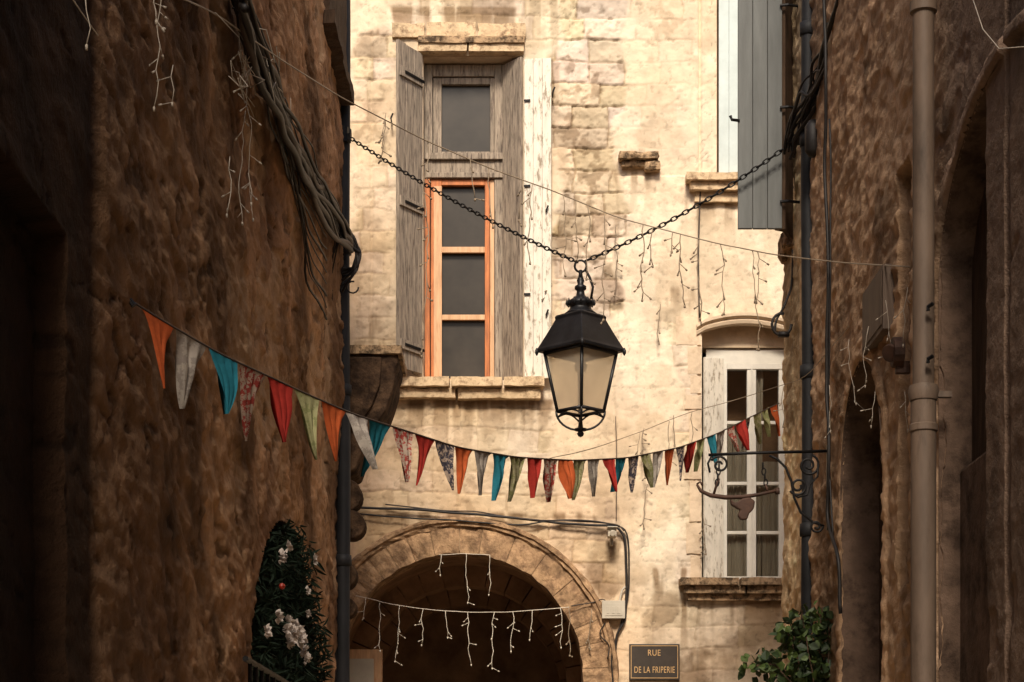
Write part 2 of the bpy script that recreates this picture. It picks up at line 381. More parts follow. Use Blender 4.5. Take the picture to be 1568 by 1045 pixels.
V.obj('vault_ribs', M_TUNNEL, house)
rough_boxes('arch_jambs', [(AC[0]+RI, AC[0]+RO-.02, YF-.04, YF+.34, .0+i*.42, .41+i*.42) for i in range(6)] +
            [(AC[0]-RO+.02, AC[0]-RI, YF-.04, YF+.34, .0+i*.42, .41+i*.42) for i in range(6)], M_ARCH, house)
V = MB(); x0 = AC[0]-RI-.02
V.box(x0, x0+.42, 20.75, 20.82, 0, fz(985)); V.obj('passage_door_frame', M_ORANGE2, house)
V = MB(); V.box(x0+.05, x0+.33, 20.74, 20.748, 2.2, fz(1000)); V.obj('passage_door_glass', M_CURT, house)
# ---------------- tall window
wf = MB(); yA = YF+.24
def fr(b, u0, u1, v0, v1, y0, y1, mi=0): b.box(fx(u0), fx(u1), y0, y1, fz(v1), fz(v0), mi)
fr(wf, 649, 661, 88, 265, yA-.05, yA+.05); fr(wf, 757, 770, 88, 581, yA-.05, yA+.05); fr(wf, 661, 757, 88, 106, yA-.047, yA+.05)
fr(wf, 649, 757, 232, 264, yA-.045, yA+.05); fr(wf, 649, 770, 226, 236, yA-.085, yA-.046); fr(wf, 649, 770, 256, 264, yA-.075, yA-.0505)
fr(wf, 662, 675, 107, 225, yA-.02, yA+.04); fr(wf, 750, 757, 107, 225, yA-.02, yA+.04); fr(wf, 675, 750, 107, 117, yA-.02, yA+.04); fr(wf, 675, 750, 221, 226, yA-.02, yA+.04)
wf.obj('window_frame_grey', M_WOODG, house, bevel=.006)
wf = MB()
fr(wf, 649, 657, 265, 580, yA-.06, yA+.03); fr(wf, 658.5, 675, 265, 580, yA-.04, yA+.03)
fr(wf, 675, 742, 265, 274, yA-.035, yA+.03); fr(wf, 742, 749.5, 265, 580, yA-.035, yA+.03)
wf.obj('casement_orange', M_ORANGE, house, bevel=.005)
wf = MB()
fr(wf, 663, 675.5, 276, 578, yA-.047, yA-.041); fr(wf, 675.6, 742, 369, 378, yA-.03, yA+.02); fr(wf, 675.6, 742, 474, 482, yA-.03, yA+.02); fr(wf, 675.6, 742, 573, 580, yA-.03, yA+.02)
fr(wf, 750, 756.5, 265, 580, yA-.03, yA+.03)
wf.obj('casement_glazing_bars', M_ORANGE2, house, bevel=.004)
gl = MB(); fr(gl, 655, 765, 95, 582, yA+.035, yA+.034+.01); gl.obj('window_glass', M_GLASS, house)
gl = MB(); fr(gl, 640, 810, 80, 590, yA+.2, yA+.25); gl.obj('room_back', M_DARKWOOD, house)
def shutter(name, a, b, z0, z1, m, planks=3, t=.03, batten=(), side=1):
    s = MB(); ax, ay = a; bx, by = b
    r = random.Random(len(name))
    for i in range(planks):
        f0 = i/planks+.004; f1 = (i+1)/planks-.004
        s.obox((ax+(bx-ax)*f0, ay+(by-ay)*f0), (ax+(bx-ax)*f1, ay+(by-ay)*f1), z0+r.random()*.015, z1-r.random()*.015, t+r.random()*.005)
    dx, dy = bx-ax, by-ay; ln = math.hypot(dx, dy); nx, ny = dy/ln*side, -dx/ln*side
    for z in batten:
        s.obox((ax+dx*.04+nx*t*.9, ay+dy*.04+ny*t*.9), (bx-dx*.04+nx*t*.9, by-dy*.04+ny*t*.9), z-.05, z+.05, .022)
    o = s.obj(name, m, house, bevel=.003)
    h = MB()
    for z in batten:
        h.obox((ax+nx*t*1.45, ay+ny*t*1.45), (ax+dx*.8+nx*t*1.45, ay+dy*.8+ny*t*1.45), z-.014, z+.014, .006)
        h.tube([(ax+nx*.01, ay+ny*.01-.02, z-.05), (ax+nx*.01, ay+ny*.01-.02, z+.05)], .013, 8)
    if batten: h.obj(name+'_hinges', M_IRON, house)
    return o
shutter('left_shutter_leaf', (fx(645), YF-.04), (-1.15, 19.60), fz(576), fz(84), M_WOODG, 3, .03, (fz(540), fz(325), fz(130)), side=-1)
shutter('left_inner_leaf', (fx(647.5), YF+.18), (fx(633), YF-.10), fz(576), fz(88), M_WOODG, 2, .025)
shutter('right_inner_leaf', (fx(771), YF+.17), (fx(799), YF-.06), fz(579), fz(90), M_WOODG, 2, .03, (), side=-1)
shutter('right_outer_leaf', (fx(803), YF-.075), (fx(844), YF-.12), fz(584), fz(95), M_WOODW, 3, .032, (), side=1)
h = MB()
for v in (160, 290, 455): h.obox((fx(802), YF-.105), (fx(812), YF-.115), fz(v)-.010, fz(v)+.010, .006)
for (u, v) in [(836, 488), (846, 150), (600, 190), (836, 330)]: h.tube([(fx(u), YF-.02, fz(v)), (fx(u), YF-.16, fz(v)), (fx(u)+.02, YF-.16, fz(v)+.05)], .009, 6)
h.obj('shutter_hardware', M_IRON, house)
# lintels and sills
rough_boxes('window_lintel', [(fx(600), fx(652), YF-.05, YF+.02, fz(60), fz(38)), (fx(652.4), fx(730), YF-.055, YF+.02, fz(60), fz(37)), (fx(730.4), fx(806), YF-.05, YF+.02, fz(59.6), fz(38)),
            (fx(640), fx(716), YF-.095, YF+.1, fz(84), fz(60.5)), (fx(716.4), fx(803), YF-.09, YF+.1, fz(84), fz(60.2))], M_STONE, house, .007)
rough_boxes('lintel_cap', [(fx(640), fx(805), YF-.12, YF+.02, fz(72), fz(62))], M_STONE_D, house, .008)
rough_boxes('window_sill', [(fx(600), fx(690), YF-.19, YF+.14, fz(597), fz(582.5)), (fx(690.5), fx(770), YF-.195, YF+.14, fz(597.5), fz(583)), (fx(770.5), fx(834), YF-.185, YF+.14, fz(597), fz(582.5)),
            (fx(604), fx(700), YF-.12, YF+.02, fz(613), fz(597.5)), (fx(700.4), fx(828), YF-.115, YF+.02, fz(614), fz(598))], M_STONE, house, .009)
rough_boxes('window_sill_right', [(fx(1038), fx(1130), YF-.2, YF+.12, fz(899), fz(888)), (fx(1130.4), 2.95, YF-.2, YF+.12, fz(899), fz(888)),
            (fx(1045), fx(1140), YF-.14, YF+.02, fz(911), fz(899.2)), (fx(1140.4), 2.95, YF-.14, YF+.02, fz(911), fz(899.2)), (fx(1050), 2.95, YF-.08, YF+.02, fz(921), fz(911.2))], M_STONE_D, house, .008)
rough_boxes('window_sill_upper', [(fx(1048), fx(1135), YF-.2, YF+.12, fz(284), fz(273)), (fx(1135.4), 2.95, YF-.2, YF+.12, fz(284), fz(273)),
            (fx(1054), 2.95, YF-.14, YF+.02, fz(297), fz(284.2)), (fx(1062), 2.95, YF-.07, YF+.02, fz(312), fz(297.2))], M_STONE, house, .008)
rough_boxes('broken_corbel', [(fx(946), fx(1008), YF-.16, YF+.02, fz(250), fz(239)), (fx(950), fx(1000), YF-.10, YF+.02, fz(260), fz(249.8)), (fx(985), fx(1011), YF-.13, YF+.02, fz(266), fz(251))], M_STONE_D, house, .010, .03)
qs = []
for (u0, v0, v1) in [(1034, 485, 530), (1052, 531, 575), (1056, 576, 604), (1048, 605, 628), (1054, 629, 690), (1046, 691, 735), (1055, 736, 800), (1050, 801, 850), (1056, 851, 887)]:
    qs.append((fx(u0), fx(1074), YF-.03, YF+.03, fz(v1), fz(v0)))
rough_boxes('window_quoins', qs, M_PLAIN, house, .006, .04)
V = MB(); n = 24; vs = []; fs = []
prof = [(0, .06), (0, -.05), (.03, -.06), (.05, -.045), (.07, -.085), (.10, -.085), (.11, .02)]
for i in range(n+1):
    x = fx(1066)+(2.95-fx(1066))*i/n; zt = fz(497)-.9*(x-fx(1140))**2*.45-.02*(1-min(1, i/2))
    for j, (r, y) in enumerate(prof): vs.append((x, YF+y, zt+r))
m_ = len(prof)
for i in range(n):
    for j in range(m_-1): fs.append((i*m_+j, i*m_+j+1, (i+1)*m_+j+1, (i+1)*m_+j))
V.add(vs, fs); V.obj('segmental_arch_moulding', M_PLAIN, house)
# right window joinery
yB = YF+.2
wf = MB()
fr(wf, 1108, 1116, 551, 889, yB-.04, yB+.04); fr(wf, 1116, 1230, 551, 560, yB-.038, yB+.04); fr(wf, 1116, 1230, 880, 889, yB-.038, yB+.04)
fr(wf, 1147, 1161, 560, 880, yB-.03, yB+.04); fr(wf, 1153, 1155.5, 560, 880, yB-.045, yB-.0305)
fr(wf, 1196, 1206, 560, 880, yB-.03, yB+.04)
for v in (642, 736, 812): fr(wf, 1116, 1147, v-2.5, v+2.5, yB-.022, yB+.03); fr(wf, 1161, 1196, v-2.5, v+2.5, yB-.022, yB+.03)
fr(wf, 1084, 1230, 529, 550.5, yB-.02, yB+.04)
wf.obj('right_window_frame', M_WHITE, house, bevel=.004)
shutter('right_window_shutter', (fx(1078), YF+.02), (fx(1109), YF+.13), fz(887), fz(545), M_WOODW, 2, .028, (), side=1)
gl = MB(); fr(gl, 1110, 1230, 520, 890, yB+.02, yB+.028)
MG2 = bpy.data.materials.new('clear_window_glass'); MG2.use_nodes = True; nt = MG2.node_tree
gb = nt.nodes.new('ShaderNodeBsdfGlossy'); gb.inputs['Roughness'].default_value = .05
tb = nt.nodes.new('ShaderNodeBsdfTransparent'); tb.inputs[0].default_value = (.8, .8, .78, 1)
lw = nt.nodes.new('ShaderNodeLayerWeight'); lw.inputs[0].default_value = .25
mm = nt.nodes.new('ShaderNodeMath'); mm.operation = 'ADD'; mm.inputs[1].default_value = .06
nt.links.new(lw.outputs['Fresnel'], mm.inputs[0]); mx = nt.nodes.new('ShaderNodeMixShader')
nt.links.new(mm.outputs[0], mx.inputs[0]); nt.links.new(tb.outputs[0], mx.inputs[1]); nt.links.new(gb.outputs[0], mx.inputs[2])
nt.links.new(mx.outputs[0], nt.nodes['Material Output'].inputs[0])
gl.obj('right_window_glass', MG2, house)
cv = MB(); 
for (ua, ub, va, vb) in [(1118, 1149, 640, 890), (1172, 1215, 700, 890), (1160, 1174, 560, 890)]:
    n = 40; vs = []; fs = []
    for i in range(n+1):
        x = fx(ua)+(fx(ub)-fx(ua))*i/n; y = yB+.07+.015*math.sin(i*1.25)+.008*math.sin(i*.5+ua)
        vs += [(x, y, fz(vb)), (x+.03*math.sin(i*.3), y, fz(va))]
    for i in range(n): fs.append((2*i, 2*i+2, 2*i+3, 2*i+1))
    cv.add(vs, fs)
cv.obj('curtains', M_CURT, house, smooth=True)
gl = MB(); fr(gl, 1100, 1240, 490, 895, yB+.4, yB+.45); fr(gl, 1090, 1240, -120, 280, yB+.1, yB+.15); gl.obj('room_back_right', M_BROWNP, house)
shutter('upper_shutter_blue', (fx(1100), YF-.03), (fx(1131), YF-.05), fz(271), 10.6, M_BLUE, 2, .03, (), side=1)
wf = MB(); fr(wf, 1132, 1142, -100, 274, YF+.1, YF+.18); fr(wf, 1142, 1230, 262, 274, YF+.1, YF+.18); wf.obj('upper_window_frame', M_BLUE, house)
# ================================================================== LEFT BUILDING
lb = empty('left_stucco_house')
def leftwall(Y, Z):
    lump = fbm(Y*1.0, Z*1.4, 201, 4)-.5; fine = fbm(Y*4.5+Z*2, Z*11, 211, 5)-.5; vf = fbm(Y*10+Z*3, Z*26, 221, 3)-.5
    ridge = np.abs(fbm(Y*2.2+Z*1.4, Z*5, 225, 4)-.5)
    flow = fbm(Y*2.5+Z*1.5, Z*1.1, 231, 4)
    scab = ss(.50, .55, fbm(Y*1.4, Z*2.6, 241, 5))
    h = lump*.07+fine*.040+vf*.016+scab*.010-ss(0, .05, .05-ridge)*.008
    h += .05*ss(12.2, 12.7, Y+.25*(flow-.5))*ss(4.2, 5.4, Z)
    k = np.clip(.5+1.8*(fbm(Y*.9, Z*.9, 251, 5)-.5)+.2*ss(11, 13, Y), 0, 1)
    c = lerp3((.32, .175, .098), (.52, .305, .165), k)
    c = c*(1-scab[..., None]*.16)
    c = c*(1+fine[..., None]*.8)
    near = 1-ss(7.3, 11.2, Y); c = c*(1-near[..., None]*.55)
    g = ss(.40, .58, fbm(Y*1.1+Z*.5, Z*.9, 261, 5)+.20*np.exp(-((Y-10.7-.25*(5-Z))/.8)**2)-.07)
    c = c*(1-g[..., None]*np.array((.58, .60, .62)))
    bare = ss(.60, .64, fbm(Y*1.2, Z*1.6, 271, 5))*ss(9.5, 11.5, Y)
    c = c*(1-bare[..., None]*.6)+np.array((.56, .37, .22))*bare[..., None]*.6
    h -= bare*.018
    holes = ss(.70, .75, fbm(Y*4, Z*9, 281, 3)); c = c*(1-holes[..., None]*.45); h -= holes*.012
    cr = np.abs(fbm(Y*.8+3, Z*1.0, 291, 5)-.5); crack = (1-ss(0, .006, cr))*ss(.4, .55, fbm(Y*.9, Z*.9, 295, 3))
    c = c*(1-crack[..., None]*.6); h -= crack*.012
    # shade of the near bay and its shallow recessed doorway painted into the colour
    shade = 1-ss(7.12, 7.26, Y+.10*(fbm(Y*2, Z*1.6, 297, 4)-.5))
    c = c*(1-shade[..., None])+c*shade[..., None]*np.array((.17, .15, .145)); h = h*(1-shade*.5)-shade*.02
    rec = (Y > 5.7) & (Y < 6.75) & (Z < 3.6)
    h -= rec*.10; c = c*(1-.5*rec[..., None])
    hl = lambda y, z: (np.abs(y-13.35) < 2.0) & (z < 2.3+1.28*np.sqrt(np.clip(1-((y-13.35)/2.0)**2, 0, 1)))
    return h, c, hl
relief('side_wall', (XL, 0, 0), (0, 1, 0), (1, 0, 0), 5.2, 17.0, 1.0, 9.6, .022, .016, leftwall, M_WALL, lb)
w = MB()
w.box(-9, XL-.12, 5.2, 11.3, 0, 1.0); w.box(-9, XL-.12, 15.4, 16.98, 0, 1.0)
w.box(-9, XL-.09, 16.9, 16.98, 1.0, 9.6); w.box(-9, -8.8, -3, 16.9, 0, 9.6)
w.box(XL-.6, XL-.5, 11.0, 15.7, 0, 4.0)
w.obj('hidden_walls', M_BROWNP, lb)
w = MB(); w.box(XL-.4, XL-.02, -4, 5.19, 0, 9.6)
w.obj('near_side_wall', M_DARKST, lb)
w = MB(); w.add([(-9, -4, 10.4), (XL+.12, -4, 9.62), (XL+.12, 17.1, 9.62), (-9, 17.1, 10.4), (-9, -4, 10.5), (XL+.12, -4, 9.72), (XL+.12, 17.1, 9.72), (-9, 17.1, 10.5)],
              [(0, 1, 2, 3), (4, 5, 6, 7), (0, 1, 5, 4), (1, 2, 6, 5), (2, 3, 7, 6)]); w.obj('roof', M_ROOF, lb)
V = MB(); n = 24; vs = []; fs = []
for i in range(n+1):
    a = math.pi*i/n; y = 13.35+2.0*math.cos(a); z = 2.3+1.28*math.sin(a); vs += [(XL+.0, y, z), (XL-.5, y, z)]
for i in range(n): fs.append((2*i, 2*i+1, 2*i+3, 2*i+2))
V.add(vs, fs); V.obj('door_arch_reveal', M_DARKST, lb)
rough_boxes('upper_ledge', [(XL-.02, XL+.16, 15.1, 16.9, 7.72, 7.82), (XL-.02, XL+.10, 15.2, 16.85, 7.83, 9.5)], M_DARKWOOD, lb, .012, .06)
d0 = 17.25
def pz(u, v, d): p = P(u, v, d); return (p.x, p.z)
def xr(u, d): return P(u, 0, d).x
V = MB(); poly = [(500, 543), (610, 543), (609, 556), (605, 566), (605, 580), (601, 596), (596, 612), (590, 628), (582, 641), (572, 652), (563, 668), (557, 684), (550, 702), (544, 718), (500, 740)]
V.prism([pz(u, v, d0) for u, v in poly], d0, d0+.75)
V.prism([pz(u, v, d0) for u, v in [(500, 548), (585, 548), (582, 590), (570, 622), (552, 650), (500, 680)]], d0-.04, d0-.002)
V.obj('stone_balcony_bracket', M_BRACKET, lb, bevel=.014)
rough_boxes('balcony_slab', [(xr(500, d0), xr(616, d0), d0-.05, d0+.9, P(0, 543, d0).z, P(0, 530, d0).z)], M_STONE_D, lb, .01, .05)
V = MB()
for (vc, r, uu) in [(758, 25, 529), (803, 22, 537), (880, 22, 524), (930, 15, 530)]:
    pts = [pz(uu+r*math.cos(t), vc-r*math.sin(t), d0) for t in [i*math.pi/10 for i in range(20)]]
    V.prism(pts, d0, d0+.25)
V.obj('carved_corbels', M_BRACKET, lb, bevel=.012)
w = MB(); w.box(-9, XL-.05, 17.0, 17.25, 0, 8.0); w.obj('end_pier', M_BROWNP, lb)
# ================================================================== RIGHT BUILDING
rb = empty('right_stucco_house')
def rightwall(Y, Z):
    lump = fbm(Y*1.2, Z*1.2, 301, 4)-.5; fine = fbm(Y*5.5, Z*12, 311, 5)-.5; vf = fbm(Y*12, Z*26, 321, 3)-.5
    scab = ss(.50, .55, fbm(Y*1.6, Z*3.5, 331, 5))
    h = lump*.04+fine*.038+vf*.016+scab*.010
    smooth = np.clip(ss(9.6, 10.4, Y), 0, 1); h = h*(.3+.7*smooth)
    groove = (Y > 10.85) & (Y < 11.15) & (Z > 2.9) & (Z < 5.25)
    h -= groove*.09
    h -= .04*((Y > 8.66) & (Y < 8.74))
    k = np.clip(.5+1.5*(fbm(Y*.9, Z*.9, 341, 5)-.5), 0, 1)
    c = lerp3((.43, .27, .16), (.58, .385, .24), k)
    c = c*(1+fine[..., None]*.6)*(1-scab[..., None]*.12)
    far = ss(14.3, 14.7, Y); c = c*(1-far[..., None])+far[..., None]*np.array((.72, .53, .32))*(1+fine[..., None]*.3)  # far strip: bounce light off the facade put into the wall colour
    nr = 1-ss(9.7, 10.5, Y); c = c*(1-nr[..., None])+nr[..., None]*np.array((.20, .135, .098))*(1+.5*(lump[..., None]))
    ed = np.sqrt(((Y-8.8)/1.26)**2+(np.clip(Z-4.3, 0, 9)/.70)**2); band = ss(1.0, 1.02, ed)*(1-ss(1.10, 1.13, ed))*(Z > 1)
    h += band*.03; c = c*(1+band[..., None]*.35)
    ed2 = np.sqrt(((Y-12.3)/.72)**2+(np.clip(Z-3.7, 0, 9)/.75)**2); band2 = ss(1.0, 1.02, ed2)*(1-ss(1.14, 1.2, ed2)); h += band2*.02; c = c*(1+band2[..., None]*.2)
    g = ss(.56, .68, fbm(Y*1.3, Z*1.0, 361, 5)); c = c*(1-g[..., None]*.42)
    bare = ss(.62, .66, fbm(Y*1.5, Z*2, 371, 5)); c = c*(1+bare[..., None]*.3); h -= bare*.012
    c = c*(1-groove[..., None]*.5)
    def hl(y, z):
        a1 = (np.abs(y-12.3) < .72) & (z < 3.7+.75*np.sqrt(np.clip(1-((y-12.3)/.72)**2, 0, 1)))
        a2 = (y > 9.09) & (y < 10.04) & (z < 4.3+.70*np.sqrt(np.clip(1-((y-8.8)/1.26)**2, 0, 1)))
        return a1 | a2
    return h, c, hl
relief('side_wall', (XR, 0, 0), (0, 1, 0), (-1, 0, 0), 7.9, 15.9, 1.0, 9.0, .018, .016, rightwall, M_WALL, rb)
w = MB()
w.box(XR+.06, 9, 7.9, 15.85, 9.0, 9.6); w.box(XR+.06, 9, 15.8, 15.87, 0, 9.0); w.box(XR+.05, XR+.4, -4, 7.9, 0, 9.6)
w.box(XR+.07, XR+.5, 7.9, 15.8, 0, 1.0); w.box(8.8, 9, -4, 15.8, 0, 9.6)
w.obj('hidden_walls', M_BROWNP, rb)
w = MB(); w.box(XR+.24, XR+.3, 11.5, 13.1, 0, 4.6); w.box(XR+.16, XR+.22, 9.0, 10.2, 3.38, 5.3); w.obj('doors', M_DARKWOOD, rb)
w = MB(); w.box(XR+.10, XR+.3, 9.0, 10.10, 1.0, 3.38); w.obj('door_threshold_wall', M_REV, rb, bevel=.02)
V = MB()
n = 20; vs = []; fs = []
for i in range(n+1):
    a = math.pi*i/n; y = 12.3+.72*math.cos(a); z = 3.7+.75*math.sin(a); vs += [(XR-.02, y, z), (XR+.26, y, z)]
for i in range(n): fs.append((2*i, 2*i+1, 2*i+3, 2*i+2))
V.add(vs, fs)
V.add([(XR-.01, 13.02, 0), (XR+.26, 13.02, 0), (XR+.26, 13.02, 3.71), (XR-.01, 13.02, 3.71)], [(0, 1, 2, 3)])
vs = []; fs = []
for i in range(n+1):
    a = math.pi/2*i/n; y = 8.8+1.26*math.cos(a); z = 4.3+.70*math.sin(a); vs += [(XR-.01, y, z), (XR+.2, y, z)]
for i in range(n): fs.append((2*i, 2*i+1, 2*i+3, 2*i+2))
V.add(vs, fs); V.add([(XR-.01, 10.055, 0), (XR+.2, 10.055, 0), (XR+.2, 10.055, 4.31), (XR-.01, 10.055, 4.31)], [(0, 1, 2, 3)])
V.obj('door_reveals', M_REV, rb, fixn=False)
w = MB(); w.add([(XR-.12, -4, 9.62), (9, -4, 10.4), (9, 16.0, 10.4), (XR-.12, 16.0, 9.62), (XR-.12, -4, 9.72), (9, -4, 10.5), (9, 16.0, 10.5), (XR-.12, 16.0, 9.72)],
              [(0, 1, 2, 3), (4, 5, 6, 7), (0, 1, 5, 4), (1, 2, 6, 5), (2, 3, 7, 6), (3, 0, 4, 7)]); w.obj('roof', M_ROOF, rb)
def rshutter():
    s = MB(); p0 = P(1130, 350, 15.0); p1 = P(1198, 352, 15.0)
    for i in range(3):
        a = p0.x+(p1.x-p0.x)*i/3+.0015; b = p0.x+(p1.x-p0.x)*(i+1)/3-.0015
        s.box(a, b, 15.0, 15.035, p0.z, 8.02)
    for z in (6.45, 7.1, 7.75): s.box(p0.x+.01, p1.x-.01, 15.036, 15.06, z-.05, z+.05)
    s.obj('grey_shutter', M_GREYSH, rb, bevel=.004)
    s = MB(); s.obox((p1.x+.01, 15.02), (XR-.02, 15.3), p0.z-.0, 8.7, .03); s.obj('grey_shutter_return', M_DARKWOOD, rb)
    s = MB()
    for z in (6.3, 7.02, 7.8): s.tube([(p1.x-.02, 14.985, z), (p1.x+.04, 14.97, z), (XR, 15.0, z)], .012, 6)
    p = P(1128, 185, 15.0); s.tube([p+Vector((.02, 0, .0)), p+Vector((-.04, -.02, 0)), p+Vector((-.05, -.02, .03))], .012, 6)
    s.obj('shutter_hooks', M_IRON, rb)
rshutter()
rough_boxes('timber_corbel', [(XR-.09, XR+.02, 15.3, 15.86, R(1210, 390).z+.25, R(1210, 215).z), (XR-.05, XR+.02, 15.35, 15.84, R(1210, 390).z, R(1210, 390).z+.24)], M_STONE_D, rb, .03, .06)
# ================================================================== DRAINPIPES
def pipe(name, x, y, r, z0, z1, m, collars):
    b = MB(); n = 24; pts = []
    for i in range(n+1):
        z = z0+(z1-z0)*i/n; pts.append((x+.004*math.sin(z*1.7), y, z))
    b.tube(pts, r, 16)
    for z in collars: b.lathe((x, y), [(r, z-.05), (r+.012, z-.045), (r+.014, z), (r+.012, z+.045), (r, z+.05)], 16)
    o = b.obj(name, m, None, smooth=True)
    return o
pL = P(526, 500, 17.0); pipe('drainpipe', pL.x, 16.95, .062, 0, 9.6, M_PIPE, [P(0, v, 17).z for v in (210, 385, 600, 860)])
pR = P(1238, 500, 14.4); pipe('drainpipe', pR.x, 14.4, .052, 0, 9.6, M_PIPE, [P(0, v, 14.4).z for v in (45, 215, 570, 812)])
pB = P(1414, 600, 9.9); 
b = MB(); zt = P(0, 600, 9.9).z
b.tube([(pB.x, 9.9, zt), (pB.x, 9.9, 7.5)], .054, 24); b.tube([(pB.x, 9.9, 0), (pB.x, 9.9, zt-.02)], .064, 24)
b.lathe((pB.x, 9.9), [(.05, zt-.05), (.07, zt-.045), (.078, zt), (.07, zt+.03), (.05, zt+.035)], 24)
b.lathe((pB.x, 9.9), [(.06, zt-.21), (.072, zt-.2), (.072, zt-.17), (.06, zt-.16)], 24)
zz = P(0, 10, 9.9).z; b.lathe((pB.x, 9.9), [(.05, zz-.04), (.068, zz-.03), (.068, zz+.02), (.05, zz+.03)], 24)
b.box(pB.x, XR+.02, 9.88, 9.92, zt-.03, zt+.0)
o = b.obj('beige_drainpipe', M_PIPE2, None, smooth=True)
o.modifiers.new('edge', 'EDGE_SPLIT').split_angle = math.radians(35)
# ================================================================== LANTERN ON CHAINS
lan = empty('street_lantern')
LD = 15.0; lc = P(889, 535, LD); LX, LY = lc.x, lc.y
def lz(v): return P(0, v, LD).z
b = MB()
R4 = lambda prof, **k: b.lathe((LX, LY), prof, 4, rot=-math.pi/2)
R4([(.335, lz(540)), (.34, lz(536)), (.325, lz(532)), (.255, lz(510)), (.195, lz(490)), (.20, lz(486)), (.185, lz(483)), (.12, lz(481))])
o = b.obj('lantern_roof', M_LANT, lan, bevel=.004)
b = MB()
b.lathe((LX, LY), [(.13, lz(482)), (.11, lz(479)), (.085, lz(474)), (.08, lz(470)), (.10, lz(467)), (.095, lz(462)), (.06, lz(457)), (.035, lz(453)), (.028, lz(446)), (.045, lz(443)), (.045, lz(439)), (.022, lz(436)), (.03, lz(430)), (.018, lz(424)), (.012, lz(414))], 20)
for k in range(4):
    a = k*math.pi/2; cx = LX+.335*math.cos(a); cy = LY+.335*math.sin(a)
    b.lathe((cx, cy), [(.004, lz(545)), (.014, lz(541)), (.014, lz(537)), (.004, lz(533))], 8)
for k in range(12):
    a = k*math.pi/6; b.lathe((LX+.105*math.cos(a), LY+.105*math.sin(a)), [(.0, lz(469)), (.012, lz(466)), (.008, lz(462)), (0, lz(458))], 6)
b.obj('lantern_finial', M_LANT, lan, smooth=True)
b = MB(); rt_, rb_ = .275, .178; zt, zb = lz(541), lz(630)
cor = lambda r, k: (LX+r*math.cos(k*math.pi/2), LY+r*math.sin(k*math.pi/2))
for k in range(4):
    a = cor(rt_, k); c = cor(rb_, k); b.tube([(*a, zt), (*c, zb)], .0135, 6)
    a2 = cor(rt_, k+1); c2 = cor(rb_, k+1); b.tube([(*a, zt), (*a2, zt)], .016, 6); b.tube([(*c, zb), (*c2, zb)], .014, 6)
    pts = []
    for i in range(9):
        t = i/8; r = rb_*math.cos(t*math.pi/2)*.98+.012; pts.append((LX+r*math.cos(k*math.pi/2), LY+r*math.sin(k*math.pi/2), zb-.145*math.sin(t*math.pi/2)))
    b.tube(pts, .0095, 6)
    pts = []
    for i in range(9):
        t = i/8; x = c[0]+(c2[0]-c[0])*t; y = c[1]+(c2[1]-c[1])*t; pts.append((x, y, zb-.05+.045*math.sin(t*math.pi)))
    b.tube(pts, .007, 5)
b.lathe((LX, LY), [(.0, zb-.20), (.02, zb-.19), (.028, zb-.172), (.018, zb-.155), (.045, zb-.15), (.05, zb-.135), (.02, zb-.125), (.015, zb-.08), (.0, zb-.07)], 14)
b.obj('lantern_frame', M_LANT, lan, smooth=True)
b = MB()
for k in range(4):
    a = cor(rt_-.012, k); a2 = cor(rt_-.012, k+1); c = cor(rb_-.012, k); c2 = cor(rb_-.012, k+1)
    b.add([(*a, zt), (*a2, zt), (*c2, zb), (*c, zb)], [(0, 1, 2, 3)])
b.obj('lantern_glass', M_OPAL, lan)
b = MB(); b.lathe((LX, LY), [(.06, zt+.01), (.06, zt-.03), (.03, zt-.04), (.03, zt-.06), (.05, zt-.10), (.04, zt-.14), (0, zt-.15)], 16); b.obj('lamp_socket', M_BOXP, lan, smooth=True)
b = MB()
def loop(c, a, bb, r, n=14, ax1=Vector((1, 0, 0)), ax2=Vector((0, 0, 1))):
    b.tube([c+ax1*a*math.cos(2*math.pi*i/n)+ax2*bb*math.sin(2*math.pi*i/n) for i in range(n)], r, 6, closed=True)
top = P(889, 408, LD)
loop(top, .045, .045, .009); loop(top+Vector((.0, 0, -.07)), .022, .035, .008, ax1=Vector((0, 1, 0)))
b.tube([P(905, 458, LD), P(908, 440, LD), P(903, 425, LD), P(896, 412, LD)], .010, 6)
def chain(p0, p1, sag, step=.050):
    n = int((p1-p0).length/step); pts = []
    for i in range(n*4+1):
        t = i/(n*4); p = p0.lerp(p1, t); p.z -= sag*4*t*(1-t); pts.append(p)
    for i in range(n):
        a = pts[i*4]; c = pts[i*4+4]; t = (c-a).normalized(); mid = (a+c)/2
        s1 = t.cross(Vector((0, 1, 0))).normalized() if i % 2 else Vector((0, 1, 0))
        ln = (c-a).length*.66; wd = .0145
        b.tube([mid+t*ln*math.cos(2*math.pi*k/10)+s1*wd*math.sin(2*math.pi*k/10) for k in range(10)], .0055, 5, closed=True)
cl = P(537, 212, 16.9); cr = P(1222, 212, 14.9)
chain(P(884, 402, LD), cl, .05); chain(P(896, 400, LD), cr, .07)
b.obj('suspension_chain', M_IRON, lan, smooth=True)
b = MB(); b.box(XL, cl.x, 16.86, 16.94, cl.z-.03, cl.z+.03); b.tube([cl+Vector((-.09, 0, -.04)), cl+Vector((-.09, 0, .09))], .075, 12)
b.box(cr.x-.0, XR+.02, 14.88, 14.94, cr.z-.04, cr.z+.04)
b.obj('chain_anchors', M_IRON, lan)
